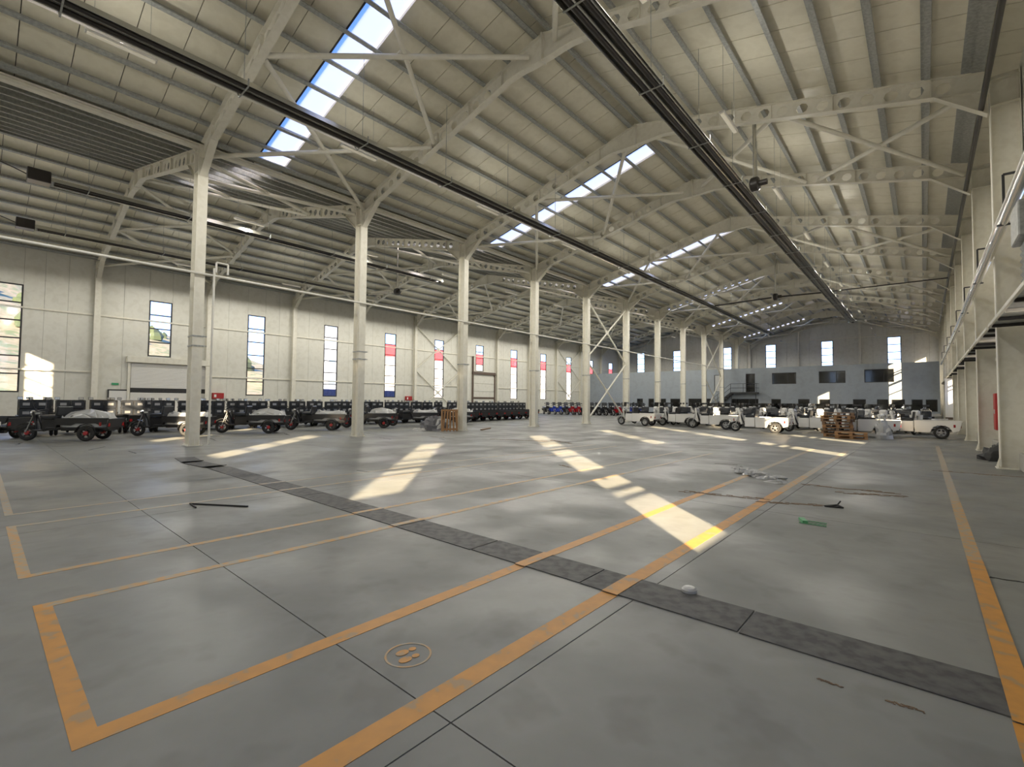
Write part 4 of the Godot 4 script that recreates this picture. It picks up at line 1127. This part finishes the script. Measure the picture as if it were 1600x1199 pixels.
func build_vehicles() -> void:
	rng.seed = 2024
	# black trikes in slanting rows along the left wall
	var plain := make_trike("cargo_trike", M.black_paint, M.rim_red, false, "black cargo trikes parked along the left aisle")
	var racked := make_trike("cargo_trike", M.black_paint, M.rim_red, true, "black cargo trikes parked along the left aisle")
	var white := make_trike("cargo_trike", M.white_paint, M.rim_grey, false, "white cargo trikes parked in rows in front of the offices")
	var bundle := Shape.new().bale(Vector3(0.94, 0.46, 1.56), 0.5, 9).mesh()
	var bundle_b := Shape.new().bale(Vector3(0.94, 0.42, 1.54), 0.7, 14).mesh()
	var turn := heading(-0.62, -0.78)
	for k in 7:
		var d := 2.9 + 3.07 * k
		var jig := rng.randf_range(-0.05, 0.05)
		var at := V(-22.55 - 0.02 * d + 0.12 * rng.randf_range(-1, 1), 0, d) + Basis(Vector3.UP, turn + jig) * Vector3(0, 0, -0.75)
		var label := "black low-bedded cargo trike, %s from the near end of the front row" % ordinal(k)
		if k == 0:
			plain.position = at
			plain.rotation.y = turn + jig
			plain.set_meta("label", label)
		else: copy(plain, at, turn + jig, label)
		var b := put("wrapped_bundle", bundle if k % 2 else bundle_b, M.film, null, Transform3D(Basis(Vector3.UP, turn + jig), at + Basis(Vector3.UP, turn + jig) * Vector3(0, 0.497, 0.6)))
		tag(b, "film-wrapped load on the black front-row trike that is %s from the near end" % ordinal(k), "bundle", "film-wrapped loads on the trikes")
	for k in 30:
		var d := 1.6 + 1.09 * k
		var at := V(-27.3 - 0.02 * d + (1.6 if d > 22.5 else 0.0) - (0.12 * (d - 22.5) if d > 22.5 else 0.0) + 0.06 * rng.randf_range(-1, 1), 0, d)
		var jig := rng.randf_range(-0.04, 0.04)
		var label := "black trike with padded headboard, %s from the %s end of the long row" % ([ordinal(k), "near"] if k < 15 else [ordinal(29 - k), "far"])
		if k == 0:
			racked.position = at
			racked.rotation.y = heading(-1, 0) + jig
			racked.set_meta("label", label)
		else: copy(racked, at, heading(-1, 0) + jig, label)
	for k in 14:
		copy(racked, V(-32.6, 0, -0.2 + 2.3 * k), heading(-1, 0) + rng.randf_range(-0.05, 0.05), "black trike with headboard in the rearmost row, %s from near" % ordinal(k))
	# one more black trike at the left edge, its bed tipped up
	copy(racked, V(-25.9, 0, 0.2), heading(-0.75, -0.66), "black cargo trike with headboard at the left edge, nearest of all black trikes")
	# white trikes nose to tail in front of the offices
	var rear := [-13.8, -11.3, -8.75, -5.85, -3.65, -1.5, 0.6]
	var deep := [29.1, 30.25, 28.9, 27.4, 29.4, 27.9, 29.2]
	for k in 7:
		var at := V(rear[k] - 0.75, 0, deep[k] + 0.5)
		var jig := rng.randf_range(-0.06, 0.06)
		var extra: String = ["", "", "", ", standing full in the sunlight", ", partly behind the orange pallet", ", mostly hidden behind the pallet pile", ", beside the right wall"][k]
		var label := "white cargo trike, %s from left in the front row%s" % [ordinal(k), extra]
		if k == 0:
			white.position = at
			white.rotation.y = heading(-1, 0.05)
			white.set_meta("label", label)
		else: copy(white, at, heading(-1, 0) + jig, label)
	for row in 7:
		for k in 12:
			var d := 33.2 + row * 3.3 + rng.randf_range(-0.15, 0.15)
			var x := -15.6 + k * 1.42 + 0.5 * (row % 2) + rng.randf_range(-0.08, 0.08)
			if x > 0.4: continue
			var w := (row * 2 + k) % 3 != 0
			var label := "%s cargo trike in the crowd before the offices, %s row, %s from the left" % ["white" if w else "black", ordinal(row), ordinal(k)]
			var o := copy(white if w else plain, V(x, 0, d), heading(-0.3, -0.95) + rng.randf_range(-0.08, 0.08), label)
			o.set_meta("group", "cargo trikes crowded before the offices")
	# coloured scooters past the end of the left rows
	var kinds := [make_scooter(M.blue_paint, "blue"), make_scooter(M.red_paint, "red"), make_scooter(M.black_paint, "black")]
	var names := ["blue", "red", "black"]
	var order := [2, 0, 0, 2, 1, 1, 2, 2, 2, 2, 2, 1, 1, 0, 2, 0, 1, 0, 2, 2, 1, 2, 2, 1, 2, 0, 2, 0]
	var gone := {}
	for k in order.size():
		var c: int = order[k]
		var r := k / 14
		var at := V(-34.6 + (k % 14) * 0.74 + 0.3 * r, 0, 45.8 + (k % 14) * 0.24 + r * 2.0)
		var label := "%s motor scooter by the office wall, %s from the left in the %s row" % [names[c], ordinal(k % 14), "front" if r == 0 else "rear"]
		var ang := heading(0.9, -0.5) + rng.randf_range(-0.12, 0.12)
		if not gone.has(c):
			gone[c] = true
			kinds[c].position = at
			kinds[c].rotation.y = ang
			kinds[c].set_meta("label", label)
		else: copy(kinds[c], at, ang, label)


# ---------------------------------------------------------------- floor markings and litter
func stripe(label: String, m: Material, x0: float, d0: float, x1: float, d1: float, wide: float, y := 0.001, parent: Node3D = null) -> void:
	var a := V(x0, y, d0)
	var b := V(x1, y, d1)
	var t := (b - a).normalized()
	var o := put("floor_line", Shape.new().box(Vector3.ZERO, Vector3(wide, 0.002, (b - a).length()), Basis(Vector3.UP.cross(t), Vector3.UP, t)), m, parent, Transform3D(Basis(), (a + b) / 2))
	if parent == null: tag(o, label, "floor line", "orange floor lines")


func build_markings() -> void:
	# rubber mats in a strip across the floor
	rng.seed = 8
	var x := 0.32
	var k := 0
	while x > -11.5:
		var w := minf(1.3, x + 12.0) + rng.randf_range(-0.05, 0.05)
		var o := put("rubber_mat", Shape.new().box(Vector3.ZERO, Vector3(w - 0.012, 0.008, 0.43), Basis(), 0.002), M.rubber_mat, null, Transform3D(Basis(Vector3.UP, rng.randf_range(-0.006, 0.006)), V(x - w / 2, 0.004, 3.66 + rng.randf_range(-0.008, 0.008))))
		tag(o, "dark rubber mat in the strip across the floor, %s from the right end" % ordinal(k), "mat", "rubber mats laid in a strip")
		x -= w
		k += 1
	for spec: Array in [[-12.65, 0.1, "curled up at its edge, near the far left end of the strip"], [-13.9, -0.1, "lying loose as the far left end of the strip"]]:
		var s := Shape.new()
		for j in 8:
			var a := Vector3(-0.6 + j * 0.15, 0.008 + 0.007 * maxf(0.0, (j - 6) / 1.0) ** 2, 0)
			var b := Vector3(-0.45 + j * 0.15, 0.008 + 0.007 * maxf(0.0, (j - 5) / 1.0) ** 2, 0)
			var t := (b - a).normalized()
			s.box((a + b) / 2, Vector3((b - a).length(), 0.01, 0.43), Basis(t, Vector3.BACK.cross(t), Vector3.BACK))
		var o := put("rubber_mat", s, M.rubber_mat, null, Transform3D(Basis(Vector3.UP, spec[1]), V(spec[0], 0.0, 3.58)))
		tag(o, "dark rubber mat %s" % spec[2], "mat", "rubber mats laid in a strip")
	var A := [[-1.94, 0.14, "paint", 0.05, "boldest and nearest long orange line, passing right of the footprint sign"], [-2.89, 0.12, "paint", 0.38, "long orange line passing just left of the footprint sign"], [-4.94, 0.1, "worn_paint", 0.38, "long worn orange line on the left side of the marked lane"], [-5.85, 0.09, "worn_paint", 0.34, "worn orange line just left of the marked lane"], [-8.2, 0.09, "faint_paint", 0.31, "faint orange line beyond the second lane"], [-9.05, 0.08, "faint_paint", 0.31, "faintest orange line, farthest to the left"]]
	for l: Array in A:
		var far := 19.0 if l[2] == "paint" else 15.0
		var o := thing("floor_line", l[4], "floor line", V(l[0], 0, (l[3] + far) / 2), 0.0, "orange floor lines")
		var c := o.position
		for seg: Array in ([[l[3], 3.43, 0.001], [3.43, 3.89, 0.0105], [3.89, 9.4, 0.001], [9.4, 11.8, 0.001], [11.8, far, 0.001]]):
			var m: Material = M[l[2]]
			if seg[0] >= 9.0: m = M.worn_paint if l[2] == "paint" and seg[0] < 11.0 else M.faint_paint
			put("stripe", Shape.new().box(Vector3(0, seg[2], c.z * -1 - (seg[0] + seg[1]) / 2), Vector3(l[1], 0.002, seg[1] - seg[0])), m, o)
	stripe("broad orange end line at the near left, closing the marked lane", M.paint, -4.99, 0.38, -2.83, 0.38, 0.1)
	stripe("worn orange end line at the left edge, closing the second lane", M.worn_paint, -8.25, 0.33, -5.8, 0.33, 0.08)
	stripe("pale worn end line at the far left edge", M.faint_paint, -14.0, 0.34, -9.0, 0.34, 0.08)
	var r := thing("floor_line", "long orange line along the right wall", "floor line", V(0.34, 0, 12), 0.0, "orange floor lines")
	for seg: Array in [[1.2, 3.4, "paint"], [3.4, 6.6, "paint"], [6.6, 10.5, "worn_paint"], [10.5, 24.0, "faint_paint"]]:
		put("stripe", Shape.new().box(Vector3(0.015, 0.0098 if seg[0] == 3.4 else 0.001, 12 - (seg[0] + seg[1]) / 2), Vector3(0.115, 0.002, seg[1] - seg[0])), M[seg[2]], r)
	# footprint sign
	var f := thing("footprint_sign", "round orange floor sign with two shoe prints", "floor sign", V(-2.39, 0.001, 1.79), -0.12)
	var ring := Shape.new()
	for j in 40:
		var a0 := TAU * j / 40
		var a1 := TAU * (j + 1) / 40
		var p := []
		for q: Array in [[0.128, a0], [0.128, a1], [0.141, a1], [0.141, a0]]: p.append(Vector3(q[0] * cos(q[1]), 0.001, q[0] * sin(q[1])))
		ring.quad(p[0], p[3], p[2], p[1])
		ring.quad(p[2], p[3], p[3] + Vector3.DOWN * 0.002, p[2] + Vector3.DOWN * 0.002)
	put("ring", ring, M.worn_paint, f)
	for e: float in [-1.0, 1.0]:
		for part: Array in [[0.0, 0.03, 0.042, "sole"], [0.07, 0.021, 0.024, "heel"]]:
			var poly := PackedVector2Array()
			for j in 14: poly.append(Vector2(part[1] * cos(TAU * j / 14), part[2] * sin(TAU * j / 14)))
			put(part[3], Shape.new().prism(poly, 0.002, Transform3D(Basis(Vector3.RIGHT, PI / 2), Vector3(e * 0.04, 0.001, 0.03 - part[0] + e * 0.012))), M.paint, f)


func make_pallet(at: Vector3, turn: float, m: Material, label: String) -> void:
	var p := thing("wooden_pallet", label, "pallet", at, turn, "wooden pallets")
	for k in 5: put("top_board", Shape.new().box(Vector3(0, 0.133, -0.36 + k * 0.18), Vector3(1.2, 0.022, 0.12), Basis(), 0.003), m, p)
	for x: float in [-0.53, 0.0, 0.53]:
		put("stringer_board", Shape.new().box(Vector3(x, 0.111, 0), Vector3(0.12, 0.022, 0.8)), m, p)
		for z: float in [-0.36, 0.0, 0.36]: put("block", Shape.new().box(Vector3(x, 0.061, z), Vector3(0.12, 0.078, 0.1), Basis(), 0.003), m, p)
	for z: float in [-0.36, 0.0, 0.36]: put("bottom_board", Shape.new().box(Vector3(0, 0.011, z), Vector3(1.2, 0.022, 0.1)), m, p)


func build_litter() -> void:
	rng.seed = 99
	for k in 2: make_pallet(V(-2.5, k * 0.144, 26.1), 0.12 if k == 0 else 0.09, M.wood, "orange wooden pallet in front of the white trikes, %s" % ["under the other one", "on top of the other one"][k])
	for k in 8: make_pallet(V(-3.1 + rng.randf_range(-0.06, 0.06), k * 0.144, 27.15), 0.2 * rng.randf_range(-1, 1), M.old_wood if k % 3 else M.wood, "weathered wooden pallet in the tall pile before the white trikes, %s from the floor" % ordinal(k))
	for k in 5: make_pallet(V(-19.0, k * 0.144, 57.2), 0.05 * k, M.wood, "reddish wooden pallet in the far pile left of the stair, %s from the floor" % ordinal(k))
	for k in 9: make_pallet(V(-23.4 + 1.35 * (k % 3), (k / 3) * 0.144 , 55.8), 0.04 * k, M.wood, "reddish pallet before the far office windows, %s stack from left, %s from floor" % [ordinal(k % 3), ordinal(k / 3)])
	tag(put("tarp_heap", Shape.new().lump(V(-1.4, 0, 27.3), Vector3(0.6, 0.8, 0.6), 0.5, 33, 8, 16), M.film), "small heap of pale plastic film between the pallet pile and a white trike", "film")
	tag(put("tarp_heap", Shape.new().lump(V(-19.3, 0, 15.85), Vector3(1.7, 0.66, 1.1), 0.6, 21, 8, 18), M.grey_tarp), "dark grey tarpaulin heap on the floor beside a middle column", "tarpaulin")
	tag(put("plastic_sheet", Shape.new().lump(V(-18.7, 0, 15.75), Vector3(0.4, 0.6, 0.4), 0.7, 25, 7, 14), M.film), "crumpled white plastic sheet against the tarpaulin heap", "plastic sheet")
	tag(put("plastic_sheet", Shape.new().lump(V(-19.6, 0, 15.3), Vector3(1.2, 0.1, 0.5), 0.9, 26, 5, 16), M.film), "flat white plastic sheet in front of the tarpaulin heap", "plastic sheet")
	var c := thing("wooden_crate", "tall slatted wooden crate frame standing at the foot of a middle column", "crate", V(-18.15, 0, 15.95), 1.15)
	for k in 5: put("slat", Shape.new().box(Vector3(-0.32 + k * 0.16, 0.55, 0.02 + 0.03 * (k % 2)), Vector3(0.09, 1.1, 0.02), Basis(Vector3.BACK, 0.05 * (k - 2)), 0.003), M.wood, c)
	for y: float in [0.1, 1.06]: put("rail", Shape.new().box(Vector3(0, y, 0.0), Vector3(0.78, 0.1, 0.05), Basis(), 0.003), M.wood, c)
	for e: float in [-1.0, 1.0]: put("side_board", Shape.new().box(Vector3(e * 0.4, 0.55, -0.1), Vector3(0.03, 1.1, 0.22), Basis(), 0.003), M.wood, c)
	tag(put("loose_board", Shape.new().box(V(-18.0, 0.03, 18.4), Vector3(0.12, 0.05, 1.7), Basis(Vector3.UP, 0.5), 0.004), M.old_wood), "old board lying on the floor behind the crated column", "board")
	# crumpled film, strips and scraps
	var film := Shape.new()
	for k in 26:
		var p := V(-3.25 + 1.15 * k / 26.0 + rng.randf_range(-0.1, 0.1), 0.02 + rng.randf() * 0.04, 11.6 - 1.1 * k / 26.0 + rng.randf_range(-0.25, 0.25))
		film.lump(p - Vector3(0, 0.02, 0), Vector3(rng.randf_range(0.12, 0.4), rng.randf_range(0.03, 0.09), rng.randf_range(0.08, 0.25)), 0.8, k, 3, 8)
	tag(put("plastic_film", film, M.film), "crumpled trail of clear plastic film beside the orange line", "film")
	var gr := Shape.new()
	gr.box(V(-1.22, 0.02, 7.22), Vector3(0.06, 0.035, 0.2), Basis(Vector3.UP, 0.4))
	gr.box(V(-1.1, 0.006, 7.3), Vector3(0.26, 0.008, 0.012)).box(V(-1.1, 0.006, 7.12), Vector3(0.3, 0.008, 0.012)).box(V(-1.1, 0.006, 7.2), Vector3(0.28, 0.006, 0.008))
	tag(put("strap_scrap", gr, M.green_film), "scrap of green and white packing strap on the floor", "scrap")
	tag(put("coat_hanger", Shape.new().path([V(-1.15, 0.012, 8.5), V(-0.93, 0.012, 8.55), V(-1.02, 0.012, 8.72), V(-1.15, 0.012, 8.5)], 0.012).tube(V(-1.02, 0.012, 8.72), V(-0.99, 0.06, 8.8), 0.01), M.black_rubber), "bent black hanger lying on the floor", "hanger")
	tag(put("bent_rod", Shape.new().path([V(-7.3, 0.012, 2.62), V(-8.1, 0.012, 2.12), V(-7.75, 0.012, 2.1)], 0.012), M.black_rubber), "bent dark rod lying left of the mat strip", "rod")
	tag(put("bottle_cap", Shape.new().lathe([Vector2(0.06, 0.0), Vector2(0.06, 0.02), Vector2(0.045, 0.035), Vector2(0, 0.04)], 12, Transform3D(Basis(), V(-1.47, 0.008, 3.9))), M.film), "small clear plastic lid on the mat strip", "lid")
	tag(put("black_bag", Shape.new().lump(V(1.55, 0, 19.0), Vector3(0.75, 0.42, 0.8), 0.6, 61, 6, 12), M.black_rubber), "black bag slumped between two columns of the right wall", "bag")
	var notes := ["long one right of the crated column", "just behind the long one", "across the bold orange line near the film", "right of the one across the orange line", "right of the plastic film", "farther right of the plastic film", "left of the plastic film", "beside the nearest middle column", "before the third front-row trike", "left of the second middle column", "right of the second middle column", "between the two nearest sun patches", "at the far left edge", "left of the nearest middle column", "near the far end of the mat strip", "before the crated column", "small one near the long sun patch", "beside the right wall", "on the faint right-hand line", "on the bold right-hand line", "nearest blot before the mats", "twin of the nearest blot before the mats", "between mats and left sun patch", "inside the largest sun patch"]
	for k in 24:
		var spots := [[-12.2, 14.3, 2.4], [-10.6, 15.0, 1.6], [-2.6, 8.35, 1.3], [-1.6, 8.4, 0.9], [-1.1, 10.6, 1.4], [-0.7, 10.2, 1.0], [-3.8, 12.6, 0.5], [-20.4, 6.0, 1.2], [-21.5, 9.2, 1.5], [-20.2, 12.4, 1.2], [-19.0, 12.0, 0.9], [-16.5, 11.0, 1.0], [-22.5, 1.0, 1.1], [-19.0, 2.5, 1.0], [-17.0, 3.0, 0.8], [-15.6, 13.0, 0.7], [-14.6, 12.4, 0.6], [0.9, 15.0, 1.4], [0.0, 17.5, 0.5], [0.6, 6.1, 0.5], [-0.1, 3.2, 0.15], [-0.42, 3.18, 0.12], [-9.2, 5.6, 0.4], [-6.5, 9.4, 0.5]]
		var sp: Array = spots[k]
		var s := Shape.new()
		var ang := rng.randf_range(-0.5, 0.5)
		var dusty := k in [0, 1, 2, 3, 4, 5, 15, 17, 21, 20, 23]
		var n := 26 if dusty else 6
		for j in n:
			var thin := 0.09 if dusty else 0.02
			var u := Vector3((j + 0.5 - n / 2.0) / n * sp[2], 0, rng.randf_range(-1, 1) * thin * minf(1.0, sp[2]))
			var len: float = sp[2] / n * 1.3 if not dusty else sp[2] * rng.randf_range(0.05, 0.16)
			s.box(V(sp[0], 0.002, sp[1]) + Basis(Vector3.UP, ang) * u, Vector3(len, 0.003, rng.randf_range(0.02, 0.05) * minf(1.0, sp[2])), Basis(Vector3.UP, ang + rng.randf_range(-0.25, 0.25)))
		tag(put("floor_scrap", s, M.dust if dusty else M.black_rubber), "%s on the floor, %s" % ["brown smear of dirt" if dusty else "thin strip of black rubber", notes[k]], "scrap", "dark scraps on the floor")


# ---------------------------------------------------------------- assembly
const FILL_ENERGY := 9.0
const SUN_ENERGY := 13.0
const SKY_ENERGY := 2.0


func _ready() -> void:
	var cam := Camera3D.new()
	cam.name = "camera"
	cam.fov = rad_to_deg(2.0 * atan(599.5 / 733.84))
	cam.near = 0.05
	cam.far = 600.0
	var yaw := 0.7197
	var pitch := 0.0379
	var roll := 0.0089
	var fw := Vector3(-sin(yaw) * cos(pitch), sin(pitch), -cos(yaw) * cos(pitch))
	var rt := Vector3(cos(yaw), 0, -sin(yaw))
	var up := rt.cross(fw)
	var r2 := rt * cos(roll) + up * sin(roll)
	var u2 := up * cos(roll) - rt * sin(roll)
	cam.transform = Transform3D(Basis(r2, u2, -fw), Vector3(0, 1.549, 0))
	add_child(cam)
	cam.current = true
	var env := Environment.new()
	env.tonemap_mode = Environment.TONE_MAPPER_LINEAR
	env.tonemap_exposure = 1.0
	env.sdfgi_enabled = true
	env.ssao_enabled = true
	env.ssil_enabled = true
	env.background_mode = Environment.BG_SKY
	var sm := ProceduralSkyMaterial.new()
	sm.sky_top_color = Color(0.36, 0.55, 0.86)
	sm.sky_horizon_color = Color(0.74, 0.83, 0.93)
	sm.sky_curve = 0.12
	sm.ground_bottom_color = Color(0.45, 0.43, 0.4)
	sm.ground_horizon_color = Color(0.74, 0.8, 0.86)
	sm.sky_energy_multiplier = SKY_ENERGY
	sm.sun_angle_max = 20.0
	env.sky = Sky.new()
	env.sky.sky_material = sm
	var we := WorldEnvironment.new()
	we.name = "world"
	we.environment = env
	add_child(we)
	var sun := DirectionalLight3D.new()
	sun.name = "sun"
	sun.light_color = Color(1.0, 0.9, 0.74)
	sun.light_energy = SUN_ENERGY
	sun.light_angular_distance = 0.6
	sun.shadow_enabled = true
	sun.basis = Basis.looking_at(Vector3(-1.95, -1.0, -1.93))
	add_child(sun)
	materials()
	build_floor()
	build_walls()
	build_roof()
	build_office()
	build_outside()
	build_columns()
	build_rafters()
	build_braces()
	build_services()
	build_left_doors()
	build_stair()
	build_vehicles()
	build_markings()
	build_litter()
